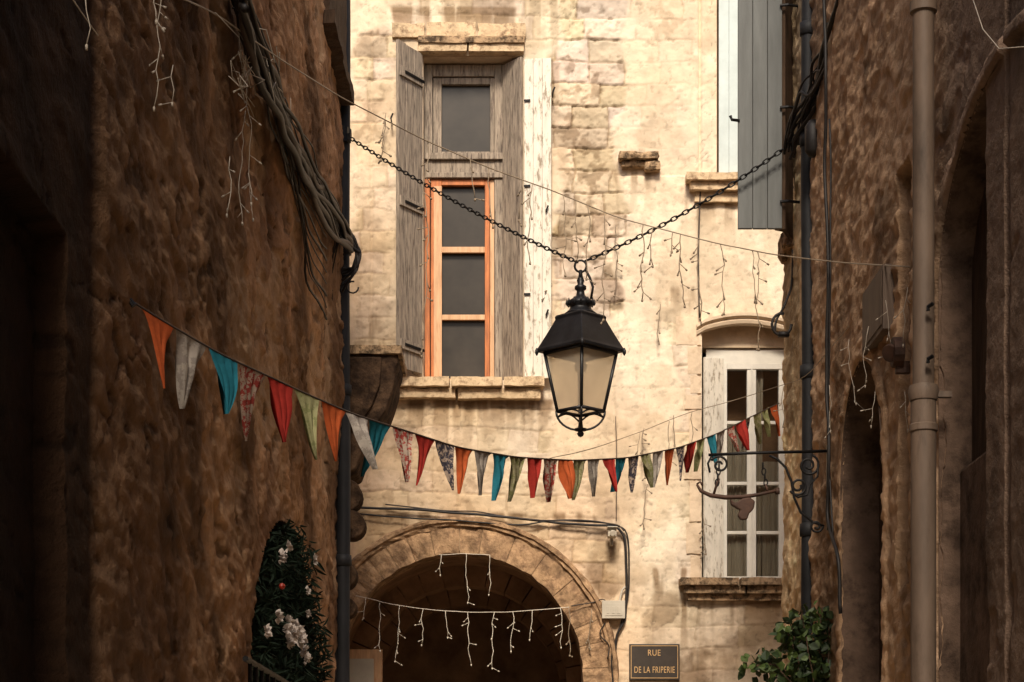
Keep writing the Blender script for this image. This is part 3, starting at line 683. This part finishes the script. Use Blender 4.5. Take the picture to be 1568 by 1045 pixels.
# ================================================================== BUNTING
ctrl = [(190, 455), (245, 490), (340, 545), (400, 572), (460, 600), (540, 635), (620, 660), (700, 686), (790, 701), (880, 706), (960, 702), (1040, 686), (1100, 664), (1192, 618)]
cu = [c[0] for c in ctrl]; cvv = [c[1] for c in ctrl]
def bpt(t):
    X = (XL+.02)+(2.15-XL)*t; d = 7.7+8.2*t; u = 784+FX*X/d
    return P(u, float(np.interp(u, cu, cvv)), d)
bp = [bpt(i/200) for i in range(201)]
for _ in range(12): bp = [bp[0]]+[(bp[i-1]+bp[i]*2+bp[i+1])/4 for i in range(1, 200)]+[bp[-1]]
bun = empty('bunting')
b = MB(); b.tube([p+Vector((0, 0, .002)) for p in bp], .0045, 5); b.obj('bunting_cord', M_CABLEG, bun, smooth=True)
def cloth(n, c, c2=None, sc_=30, thr=(.48, .52)):
    return mat(n, c, .85, var=.15, scale=sc_, bump=.15, bdist=.002, bscale=200, col2=c2, thr=thr, transl=.3, spec=.15)
FM = [cloth('cloth_orange_red', (.50, .105, .032)), cloth('cloth_white', (.46, .41, .36), (.32, .28, .25), 10), cloth('cloth_teal', (.02, .16, .215)),
      cloth('cloth_floral', (.44, .34, .27), (.32, .05, .04), 22), cloth('cloth_red', (.36, .032, .024)), cloth('cloth_light_green', (.36, .35, .18), (.24, .25, .11), 10),
      cloth('cloth_dark_print', (.05, .045, .06), (.40, .31, .25), 24, (.50, .54)), cloth('cloth_olive', (.20, .195, .08), (.30, .27, .16), 18)]
seq = [0, 1, 2, 3, 4, 5, 0, 1, 2, 3, 4, 6, 0, 1, 2, 7, 4, 3, 0, 7, 1, 4, 2, 6, 7, 1, 0, 6, 4, 5, 2, 1, 3, 4, 6, 7, 5, 0]
cum = [0]
for i in range(1, 201): cum.append(cum[-1]+(bp[i]-bp[i-1]).length)
def at(s):
    s = min(max(s, 0.001), cum[-1]-.001)
    i = min(199, max(0, int(np.searchsorted(cum, s))-1)); f = (s-cum[i])/(cum[i+1]-cum[i]); return bp[i].lerp(bp[i+1], f)
F = MB(); rn = random.Random(3); N = len(seq); stp = (cum[-1]-.12)/N
for i, ci in enumerate(seq):
    fr_ = i/N
    s0 = .08+i*stp+rn.uniform(-.01, .01); wd = .228+rn.uniform(-.010, .006); ht = .285-.055*min(1, fr_*2.2)+rn.uniform(-.02, .02)
    lean = rn.uniform(-.28, .28); swing = rn.uniform(-.30, .30); ph = rn.uniform(0, 6.28); amp = rn.uniform(.012, .040); kf = rn.uniform(5, 13); tw = rn.uniform(-.3, .7)
    squeeze = rn.uniform(.55, .88); pw = rn.uniform(1.0, 1.25)
    nr, ncn = 10, 10; vs = []; fs = []
    mid = at(s0+wd/2); tg = (at(s0+wd)-at(s0)).normalized(); nn = tg.cross(Vector((0, 0, 1))).normalized()
    for r in range(nr+1):
        t = r/nr
        for c in range(ncn+1):
            q = c/ncn-.5; w_ = wd*(1-t)**pw*(1-(1-squeeze)*math.sin(t*math.pi*.9))
            ang = tw*t; dirv = tg*math.cos(ang)+nn*math.sin(ang)
            top_ = at(s0+wd/2+q*wd)
            flat = mid+dirv*(q*w_)+Vector((0, 0, -ht*t))+tg*(lean*t*t*ht)+nn*(swing*t*ht)
            flat.z += (top_.z-mid.z)*(1-t)
            flat += nn*amp*math.sin(kf*(q*1.6)+ph+t*1.5)*min(1, t*2.2)*(1-t*.6)
            vs.append(flat if r else top_)
    for r in range(nr):
        for c in range(ncn):
            k = r*(ncn+1)+c; fs.append((k, k+1, k+ncn+2, k+ncn+1))
    F.add(vs, fs, ci)
F.obj('bunting_flags', FM, bun, smooth=True, fixn=False)
b = MB(); p = bp[0]; b.tube([p+Vector((-.03, 0, 0)), p+Vector((.0, 0, .0)), p+Vector((.015, 0, -.02))], .012, 6); b.obj('wall_hook', M_IRON, bun)
# ================================================================== FAIRY LIGHTS
def drop(b, p, ln, r=.0028, seed=0):
    rr = random.Random(seed); q = p.copy(); pts = [q.copy()]; n = max(3, int(ln/.05))
    for i in range(n):
        q = q+Vector((rr.uniform(-.014, .014), rr.uniform(-.014, .014), -ln/n)); pts.append(q.copy())
        if rr.random() < .5:
            e = q+Vector((rr.uniform(-.06, .06), rr.uniform(-.03, .03), -rr.uniform(.01, .045))); b.tube([q, e], r*.9, 4); 
            b.tube([e, e+(e-q).normalized()*.018], r*1.8, 5)
    b.tube(pts, r, 4)
    b.tube([q, q+Vector((0, 0, -.018))], r*2.1, 5)
def lights(name, pts3, drops, r=.003, sub=8, m=None):
    b = MB(); path = []
    for i in range(len(pts3)-1):
        for k in range(sub): path.append(pts3[i].lerp(pts3[i+1], k/sub)+Vector((0, 0, random.uniform(-.004, .004))))
    path.append(pts3[-1]); 
    for _ in range(3): path = [path[0]]+[(path[i-1]+path[i]*2+path[i+1])/4 for i in range(1, len(path)-1)]+[path[-1]]
    b.tube(path, r, 5)
    for j, (p, ln) in enumerate(drops): drop(b, p, ln, r*.95, seed=j*7+len(pts3))
    return b.obj(name, m or M_WIREW, None, smooth=True)
def interp(poly, u, d):
    us = [p[0] for p in poly]; return P(u, float(np.interp(u, us, [p[1] for p in poly])), d)
s1 = [(240, -20, 8.3), (330, 20, 9.8), (430, 92, 11), (520, 148, 13), (640, 210, 14), (750, 258, 14.3), (850, 294, 14.5), (950, 335, 14.6), (1100, 374, 14.5), (1200, 393, 14), (1290, 402, 12.8), (1392, 409, 10.6)]
def on1(u): us = [p[0] for p in s1]; return P(u, float(np.interp(u, us, [p[1] for p in s1])), float(np.interp(u, us, [p[2] for p in s1])))
dr = [(590, 60), (655, 330), (720, 60), (748, 90), (800, 60), (815, 120), (862, 120), (882, 90), (900, 110), (926, 165), (985, 115), (1000, 60), (1042, 110), (1103, 105), (1152, 80), (1030, 30), (1160, 150), (1070, 120)]
lights('string_lights', [P(*p) for p in s1], [(on1(u), ln/FX*on1(u).y) for u, ln in dr], .0044, m=M_WIREB)
s2 = [(545, 912), (600, 926), (660, 934), (715, 938), (770, 938), (820, 934), (872, 930)]
lights('string_lights', [P(u, v, 19.2) for u, v in s2], [(interp(s2, u, 19.2), l/FX*19.2) for u, l in [(560, 30), (582, 75), (612, 85), (648, 55), (682, 40), (716, 80), (757, 85), (785, 60), (815, 45), (858, 60)]], .0034)
s3 = [(672, 850), (712, 848), (750, 850)]
lights('string_lights', [P(u, v, 19.6) for u, v in s3], [(interp(s3, u, 19.6), l/FX*19.6) for u, l in [(676, 30), (714, 75), (750, 60)]], .0032)
s4 = [(840, 702, 15.5), (900, 690, 15.5), (980, 662, 15.4), (1060, 630, 15.3), (1150, 606, 15.2), (1235, 578, 14.3), (1300, 500, 12.7)]
lights('string_lights', [P(*p) for p in s4], [(P(*s4[2]), .25), (P(*s4[3]), .35), (P(1025, 645, 15.4), .3), (P(1200, 592, 14.8), .3)], .0030, m=M_WIREB)
b = MB()
for (u, v, ln, sd) in [(985, 660, .5, 31), (990, 745, .45, 32), (1030, 640, .3, 33), (1075, 790, .4, 34), (835, 400, .6, 35), (942, 350, .7, 36), (870, 930, .5, 37), (905, 935, .4, 38), (592, 180, .35, 39), (1010, 470, .4, 40)]: drop(b, Vector((fx(u), YF-.12, fz(v))), ln, .0050, sd)
b.obj('string_lights', M_WIREB, None, smooth=True)
b = MB()
for (u, v, ln, sd) in [(250, -20, .50, 1), (368, 60, .85, 2), (376, 170, .6, 3), (265, 100, .16, 4), (130, -10, .17, 5), (380, 265, .25, 6), (352, 240, .3, 8), (236, -10, .12, 9), (445, 150, .4, 10)]: drop(b, L(u, v, .07), ln, .0026, sd)
b.tube([L(330, 20, .1), L(368, 60, .06), L(380, 110, .05), L(420, 90, .05)], .0028, 5)
b.tube([L(105, -10, .1), L(125, 20, .06), L(150, 55, .08)], .0024, 5)
for i in range(18): 
    c = L(372+random.uniform(-12, 40), 95+random.uniform(-25, 40), .09); b.tube([c+Vector((random.uniform(-.03, .08), random.uniform(-.25, .25), random.uniform(-.09, .09))) for _ in range(4)], .0028, 4)
b.obj('string_lights', M_WIREL, None, smooth=True)
b = MB()
for (u, v, ln, sd) in [(1330, 500, .35, 1), (1356, 460, .3, 2), (1390, 440, .3, 3), (1300, 520, .4, 4), (1270, 590, .3, 5), (1385, 600, .2, 6), (1340, 600, .2, 7)]: drop(b, R(u, v, .08), ln, .0020, sd)
b.tube([R(1490, 0, .05), R(1505, 45, .05), R(1530, 75, .05), R(1568, 72, .05)], .0024, 5)
b.obj('string_lights', M_WIREL, None, smooth=True)
# ================================================================== CABLES
def wob(pts, n=8, amp=.01, seed=0):
    rr = random.Random(seed); out = []
    for i in range(len(pts)-1):
        for k in range(n): out.append(pts[i].lerp(pts[i+1], k/n)+Vector((rr.uniform(-amp, amp)*.5, rr.uniform(-amp, amp), rr.uniform(-amp, amp))))
    out.append(pts[-1])
    for _ in range(3): out = [out[0]]+[(out[i-1]+out[i]*2+out[i+1])/4 for i in range(1, len(out)-1)]+[out[-1]]
    return out
b = MB(); base = [(360, -30), (385, 60), (418, 140), (450, 212), (480, 270), (515, 332), (538, 372)]
for k in range(22):
    rr = random.Random(k); off = .05+rr.random()*.09; dv = rr.uniform(-26, 28); pts = []
    for i, (u, v) in enumerate(base):
        if u > 520: pts.append(P(u, v+dv*.5, 16.7))
        else: pts.append(L(u, v+dv+rr.uniform(-18, 20), off))
    b.tube(wob(pts, 6, .09, k), rr.choice([.006, .008, .012, .018, .022]), 6, mi=0 if rr.random() < .7 else 1)
for k in range(9):
    rr = random.Random(50+k); pts = [L(380+k*6, 20+k*18, .08), L(405+k*6, 140+k*14, .09), L(432+k*4, 240+k*12, .08), L(470, 290+k*18, .08), L(500, 345+k*18, .07)]
    b.tube(wob(pts, 6, .06, 90+k), rr.choice([.005, .007, .009]), 5, mi=k % 2)
for k in range(7):
    rr = random.Random(200+k); pts = [P(518, 330+k*6, 16.8), P(535+rr.uniform(0, 10), 352+k*5, 16.75), P(549+rr.uniform(-4, 5), 385, 16.8), P(546+rr.uniform(-5, 5), 412, 16.8), P(524, 425+rr.uniform(-20, 30), 16.85)]
    b.tube(wob(pts, 5, .02, k), .013, 6)
b.tube([P(540+9*math.cos(t), 440+9*math.sin(t), 16.8) for t in [i*.5 for i in range(11)]], .008, 6)
b.tube(wob([P(512, 330, 16.9), P(514, 600, 16.9), P(513, 800, 16.9), P(514, 1100, 16.9)], 8, .02, 5), .012, 6)
for k in range(6):
    rr = random.Random(300+k); b.tube(wob([P(505+k*3, 360, 16.4-.1*k), P(496+rr.uniform(-6, 10), 500, 16.3), P(508, 620, 16.7)], 6, .05, k), .006, 5)
b.obj('cable_bundle', [M_CABLE, M_CABLEG], None, smooth=True)
b = MB()
b.tube(wob([R(1262, -40, .09), R(1266, 120, .09), R(1262, 250, .08), R(1268, 420, .08), R(1265, 600, .08), R(1270, 700, .08), R(1266, 800, .08), R(1284, 850, .08), R(1287, 940, .07)], 7, .02, 3), .013, 6)
b.tube(wob([R(1270, 180, .07), R(1272, 420, .07), R(1266, 640, .07), R(1276, 830, .07)], 7, .02, 9), .008, 6)
for k in range(13):
    rr = random.Random(400+k); pts = [P(1275-rr.uniform(0, 12), 60+rr.uniform(-30, 60), 13.6), P(1252+rr.uniform(-12, 14), 110+rr.uniform(-20, 40), 14), P(1238+rr.uniform(-14, 14), 150+rr.uniform(-25, 25), 14.1), P(1216+rr.uniform(-14, 10), 195+rr.uniform(-22, 20), 14.5), P(1208+rr.uniform(-8, 10), 225+rr.uniform(-10, 20), 14.7)]
    b.tube(wob(pts, 5, .03, k), rr.choice([.008, .012, .016]), 6)
b.tube(wob([P(1290, -20, 13), P(1262, 70, 13.6), P(1252, 130, 14)], 6, .02, 8), .02, 6)
b.lathe((P(1245, 200, 14.1).x, 14.1), [(.03, P(0, 240, 14.1).z), (.06, P(0, 232, 14.1).z), (.06, P(0, 195, 14.1).z), (.03, P(0, 185, 14.1).z)], 10)
b.tube(wob([P(1214, 380, 15.2), P(1213, 440, 15.3), P(1200, 470, 15.3), P(1188, 492, 15.3), P(1186, 510, 15.3)], 5, .01, 2), .010, 6)
b.tube([P(1197+15*math.cos(t), 497+17*math.sin(t), 15.3) for t in [i*.45 for i in range(12)]], .012, 6)
b.box(P(1192, 0, 15.3).x, P(1208, 0, 15.3).x, 15.27, 15.33, P(0, 516, 15.3).z, P(0, 509, 15.3).z)
b.obj('cable_bundle', [M_CABLE], None, smooth=True)
b = MB(); y = YF-.07
def Fp(u, v, o=.07): return Vector((fx(u), YF-o, fz(v)))
b.tube(wob([Fp(548, 779), Fp(600, 781), Fp(650, 783), Fp(735, 789), Fp(800, 796), Fp(860, 803), Fp(925, 806), Fp(948, 810), Fp(957, 828), Fp(959, 900), Fp(957, 950), Fp(942, 975), Fp(941, 1060)], 6, .012, 4), .013, 6, mi=0)
b.tube(wob([Fp(548, 790), Fp(610, 793), Fp(700, 799, .1), Fp(790, 806), Fp(850, 798), Fp(930, 802), Fp(962, 812), Fp(963, 905), Fp(950, 960), Fp(935, 1005), Fp(938, 1060)], 6, .015, 5), .008, 6, mi=0)
b.tube(wob([Fp(590, 774), Fp(670, 784), Fp(735, 786), Fp(820, 800), Fp(868, 800), Fp(944, 803), Fp(955, 815)], 6, .014, 6), .007, 6, mi=1)
b.tube(wob([Fp(873, 930, .1), Fp(905, 925), Fp(925, 918), Fp(945, 945)], 6, .01, 6), .006, 6, mi=1)
b.tube(wob([Fp(930, 950), Fp(915, 972), Fp(933, 990), Fp(930, 1010)], 6, .02, 6), .006, 6, mi=0)
b.tube(wob([Fp(942, 640), Fp(944, 700), Fp(943, 800)], 8, .004, 6), .004, 5, mi=1)
b.tube(wob([Fp(1072, 280), Fp(1068, 380), Fp(1070, 490)], 6, .006, 6), .008, 5, mi=1)
b.obj('cable_bundle', [M_CABLE, M_CABLEG], None, smooth=True)
# ================================================================== SMALL WALL OBJECTS
b = MB(); b.box(fx(921), fx(956), YF-.13, YF-.02, fz(949), fz(922)); b.box(fx(925), fx(952), YF-.135, YF-.1305, fz(945), fz(926))
for k in range(3): b.box(fx(928+k*8), fx(932+k*8), YF-.139, YF-.1355, fz(942), fz(931))
b.tube([Fp(948, 922), Fp(952, 905), Fp(957, 900)], .012, 6); b.obj('junction_box', M_BOXP, None, bevel=.006)
b = MB(); c = Fp(936, 822, .14); b.box(c.x-.045, c.x+.04, YF-.26, YF-.1, c.z-.035, c.z+.05); b.box(c.x-.055, c.x+.05, YF-.30, YF-.1, c.z+.052, c.z+.062)
b.tube([(c.x, YF-.265, c.z), (c.x, YF-.30, c.z-.01)], .03, 12); b.box(c.x-.015, c.x+.015, YF-.1, YF-.0, c.z-.1, c.z+.02); b.obj('security_camera', M_BOXP, None, bevel=.006)
sg = empty('street_name_sign')
b = MB(); b.box(fx(963), fx(1040), YF-.055, YF-.03, fz(1042), fz(987)); b.obj('sign_plate', M_SIGN, sg, bevel=.005)
b = MB(); x0, x1, z0, z1 = fx(965.5), fx(1037.5), fz(1039.5), fz(989.5); t = .006
for q in [(x0, x1, z0, z0+t), (x0, x1, z1-t, z1), (x0, x0+t, z0+t, z1-t), (x1-t, x1, z0+t, z1-t)]: b.box(q[0], q[1], YF-.0585, YF-.0552, q[2], q[3])
b.obj('sign_border', M_GOLD, sg)
def text(s, u, v, size, sx):
    cu_ = bpy.data.curves.new('txt', 'FONT'); cu_.body = s; cu_.size = size; cu_.align_x = 'CENTER'; cu_.align_y = 'CENTER'; cu_.extrude = .0015; cu_.space_character = 1.1
    o = bpy.data.objects.new('lettering', cu_); sc.collection.objects.link(o); o.location = (fx(u), YF-.058, fz(v)); o.rotation_euler = (math.pi/2, 0, 0); o.scale = (sx, 1, 1)
    cu_.materials.append(M_GOLD); o.parent = sg
text('RUE', 1001, 1001, .088, .8); text('DE LA FRIPERIE', 1001.5, 1027, .092, .62)
b = MB(); p0 = R(1328, 545, .03); p1 = R(1360, 455, .03)
b.box(XR-.06, XR+.02, p1.y, p0.y, p0.z, R(1328, 462).z); b.box(XR-.066, XR-.0605, p1.y+.03, p0.y-.03, p0.z+.03, R(1328, 462).z-.03); b.obj('electrical_box', M_PIPE2, None, bevel=.010)
b = MB(); c = R(1374, 540, .05); b.tube([c+Vector((.03, 0, 0)), c+Vector((-.03, 0, 0))], .085, 14); b.tube([c+Vector((-.03, 0, 0)), c+Vector((-.05, -.02, -.01))], .05, 12)
b.box(c.x-.01, XR+.02, c.y-.02, c.y+.02, c.z-.12, c.z-.05); b.obj('alarm_bell', M_RUST, None, bevel=.006)
b = MB(); c = R(1325, 895, .03); b.tube([(XR+.27, c.y, c.z), (XR+.16, c.y, c.z)], .05, 14); b.obj('door_lamp', M_PIPE2, None, bevel=.01)
b = MB()
for v in (470, 550): c = P(1421, v, 9.8); b.tube([c+Vector((0, 0, -.02)), c, c+Vector((.02, -.02, .01))], .01, 6)
b.obj('pipe_hook', M_IRON, None)
# ================================================================== HANGING SHOP SIGN
hs = empty('hanging_shop_sign'); D = 13.5
b = MB()
def Q(u, v): return P(u, v, D)
b.tube([Q(1085, 697), Q(1150, 694), Q(1268, 691)], .0105, 8); b.box(Q(1266, 0).x, Q(1270, 0).x, D-.02, D+.02, Q(0, 812).z, Q(0, 682).z)
def spiral(c, r0, r1, a0, turns, n=36, r=.0085):
    b.tube([Q(c[0]+(r0+(r1-r0)*i/n)*math.cos(a0+turns*2*math.pi*i/n), c[1]+(r0+(r1-r0)*i/n)*math.sin(a0+turns*2*math.pi*i/n)) for i in range(n+1)], r, 6)
spiral((1238, 713), 17, 4, -1.2, 1.6); spiral((1222, 745), 14, 4, 2.6, -1.5); spiral((1250, 806), 10, 3, 0, 1.4); spiral((1102, 712), 14, 3, 3.6, 1.4)
b.tube([Q(1178, 698), Q(1190, 703), Q(1203, 716), Q(1212, 738), Q(1216, 762), Q(1226, 785), Q(1245, 800), Q(1262, 806)], .009, 6)
b.tube([Q(1253, 706), Q(1252, 730), Q(1240, 742), Q(1236, 758), Q(1222, 762), Q(1210, 752)], .008, 6)
b.tube([Q(1090, 698), Q(1084, 710), Q(1087, 724)], .008, 6)
for u in (1101, 1168):
    for k in range(4): 
        c = Q(u+(3 if u > 1150 else -2)*k*.5, 714+k*8.5); ax = Vector((1, 0, 0)) if k % 2 else Vector((0, 1, 0))
        b.tube([c+ax*.013*math.cos(2*math.pi*i/10)+Vector((0, 0, 1))*.024*math.sin(2*math.pi*i/10) for i in range(10)], .0055, 5, closed=True)
b.obj('iron_bracket', M_IRON, hs, smooth=True)
b = MB()
b.tube([Q(1067, 742), Q(1073, 752), Q(1088, 759), Q(1110, 762), Q(1140, 761), Q(1165, 757), Q(1191, 751)], [.008, .012, .015, .016, .015, .012, .010], 8)
b.tube([Q(1067, 742), Q(1072, 738), Q(1076, 744)], .008, 6); b.tube([Q(1191, 757), Q(1190, 748)], .016, 8)
b.tube([Q(1093, 757), Q(1098, 740), Q(1101, 733)], .009, 6); b.tube([Q(1176, 754), Q(1172, 742)], .009, 6)
b.obj('sign_yoke', M_RUST, hs, smooth=True)
b = MB(); pl = [(1118, 764), (1126, 771), (1136, 764), (1148, 762), (1156, 768), (1154, 780), (1147, 787), (1144, 796), (1134, 797), (1129, 790), (1133, 782), (1126, 778), (1119, 774)]
b.prism([(Q(u, v).x, Q(u, v).z) for u, v in pl], D-.02, D+.02); b.obj('sign_figure', M_RUST, hs, bevel=.01)
# ================================================================== PLANTS
def leaf(b, p, s, rr, mi=0, up=None, ratio=.6):
    d = Vector((rr.gauss(0, 1), rr.gauss(0, 1), rr.gauss(-.3, .8))).normalized() if up is None else up
    n = d.cross(Vector((rr.gauss(0, 1), rr.gauss(0, 1), rr.gauss(0, 1)))).normalized(); m = d.cross(n)
    a = p; t = p+d*s; l1 = p+d*s*.35+n*s*ratio*.5+m*s*.1; r1 = p+d*s*.35-n*s*ratio*.5+m*s*.1; l2 = p+d*s*.72+n*s*ratio*.33+m*s*.08; r2 = p+d*s*.72-n*s*ratio*.33+m*s*.08; c = p+d*s*.5
    b.add([a, l1, l2, t, r2, r1, c], [(0, 1, 6), (1, 2, 6), (2, 3, 6), (3, 4, 6), (4, 5, 6), (5, 0, 6)], mi)
pl = empty('climbing_plant'); b = MB(); s_ = MB(); rr = random.Random(12)
stems = [((1262, 1250), (1250, 1060), (1238, 975), (1232, 935)), ((1260, 1250), (1240, 1060), (1212, 985), (1195, 962)), ((1262, 1250), (1230, 1080), (1190, 1015), (1150, 1022)),
         ((1264, 1250), (1262, 1080), (1268, 985), (1270, 940)), ((1262, 1250), (1262, 1060), (1258, 980), (1255, 930)), ((1260, 1250), (1225, 1090), (1200, 1045), (1172, 1000)), ((1264, 1250), (1275, 1090), (1282, 1030), (1280, 990)), ((1262, 1250), (1225, 1060), (1222, 1000), (1215, 955))]
for st in stems:
    for rep in range(2):
        dd = 13.7+rr.uniform(-.25, .3); pts = [P(u+rr.uniform(-6, 6), v, dd) for u, v in st]; pts[0].z = 0
        path = wob(pts, 10, .03, rr.randint(0, 999)); s_.tube(path, .005, 5)
        for i, p in enumerate(path):
            if p.z < 2.0 and rr.random() < .6: continue
            for _ in range(3 if i < len(path)-8 else 2):
                q = p+Vector((rr.gauss(0, .035), rr.gauss(0, .05), rr.gauss(0, .03))); leaf(b, q, rr.uniform(.045, .10), rr, 0 if rr.random() < .45 else 1, ratio=.75)
s_.obj('stems', M_DARKWOOD, pl); b.obj('leaves', [M_LEAF, M_LEAFD], pl, fixn=False)
gr = empty('christmas_garland'); b = MB(); fl = MB(); rr = random.Random(5)
def archtop(y): return 2.3+1.26*math.sqrt(max(0, 1-((y-13.3)/2.0)**2))
for i in range(9000):
    y = rr.uniform(11.3, 15.35); z = rr.uniform(1.2, archtop(y)-.0)
    bulge = .05+.09*mnoise.noise(Vector((y*1.6, z*2.2, 0))); x = XL+rr.uniform(-.10, .04+bulge)
    leaf(b, Vector((x, y, z)), rr.uniform(.05, .12), rr, 0, ratio=.22)
for (u, v, r) in [(430, 852, .05), (440, 838, .04), (480, 857, .04), (424, 944, .045), (440, 952, .045), (446, 970, .06), (458, 978, .06), (440, 982, .055), (452, 962, .055), (407, 966, .04), (462, 996, .045), (470, 940, .03), (436, 964, .045), (470, 905, .03), (468, 1010, .045)]:
    c = L(u, v, .17)
    for k in range(26):
        d = Vector((abs(rr.gauss(0, .8)), rr.gauss(0, 1)*1.4, rr.gauss(0, .8))).normalized(); leaf(fl, c+d*r*.2, r*rr.uniform(.7, 1.1), rr, 0, up=d, ratio=.7)
for (u, v) in [(432, 898)]:
    c = L(u, v, .15); fl.lathe((c.x, c.y), [(.0, c.z-.02), (.014, c.z-.014), (.02, c.z), (.014, c.z+.014), (0, c.z+.02)], 10, mi=1)
b.obj('fir_sprigs', M_FIR, gr, fixn=False); fl.obj('flowers', [M_PETAL, M_RED], gr, fixn=False)
b = MB()
for k in range(7): p = L(383+k*9, 1000, .2); b.tube([(p.x, p.y, 0), (p.x, p.y, 2.38)], .012, 6)
p0 = L(380, 1000, .2); p1 = L(440, 1000, .2); b.tube([(p0.x, p0.y-.1, 2.38), (p1.x, p1.y, 2.38)], .016, 6)
b.obj('iron_railing', M_IRON)
# ================================================================== LIGHT, SKY, CAMERA
EL = math.radians(42); AZ = math.radians(2)
D_ = Vector((math.sin(AZ)*math.cos(EL), math.cos(AZ)*math.cos(EL), -math.sin(EL)))
sd = bpy.data.lights.new('sun', 'SUN'); sd.energy = 4.6; sd.angle = math.radians(13); sd.color = (1.0, .885, .73)
so = bpy.data.objects.new('sun', sd); so.rotation_euler = D_.to_track_quat('-Z', 'Y').to_euler(); sc.collection.objects.link(so)
wd_ = bpy.data.worlds.new('World'); sc.world = wd_; wd_.use_nodes = True; nt = wd_.node_tree
sky = nt.nodes.new('ShaderNodeTexSky'); sky.sky_type = 'NISHITA'; sky.sun_disc = False; sky.sun_elevation = EL; sky.sun_rotation = math.radians(180)+AZ
sky.air_density = 1.0; sky.dust_density = 4.0
nt.links.new(sky.outputs[0], nt.nodes['Background'].inputs[0]); nt.nodes['Background'].inputs[1].default_value = .14
cd = bpy.data.cameras.new('camera'); co = bpy.data.objects.new('camera', cd); sc.collection.objects.link(co)
co.location = (0, 0, EYE); co.rotation_euler = (math.pi/2, 0, 0); cd.sensor_width = 36; cd.lens = FX/1568*36; cd.shift_y = (HZ-522.5)/1568
cd.clip_start = .05; cd.clip_end = 500; sc.camera = co
sc.view_settings.view_transform = 'Standard'; sc.view_settings.look = 'None'; sc.view_settings.exposure = 0
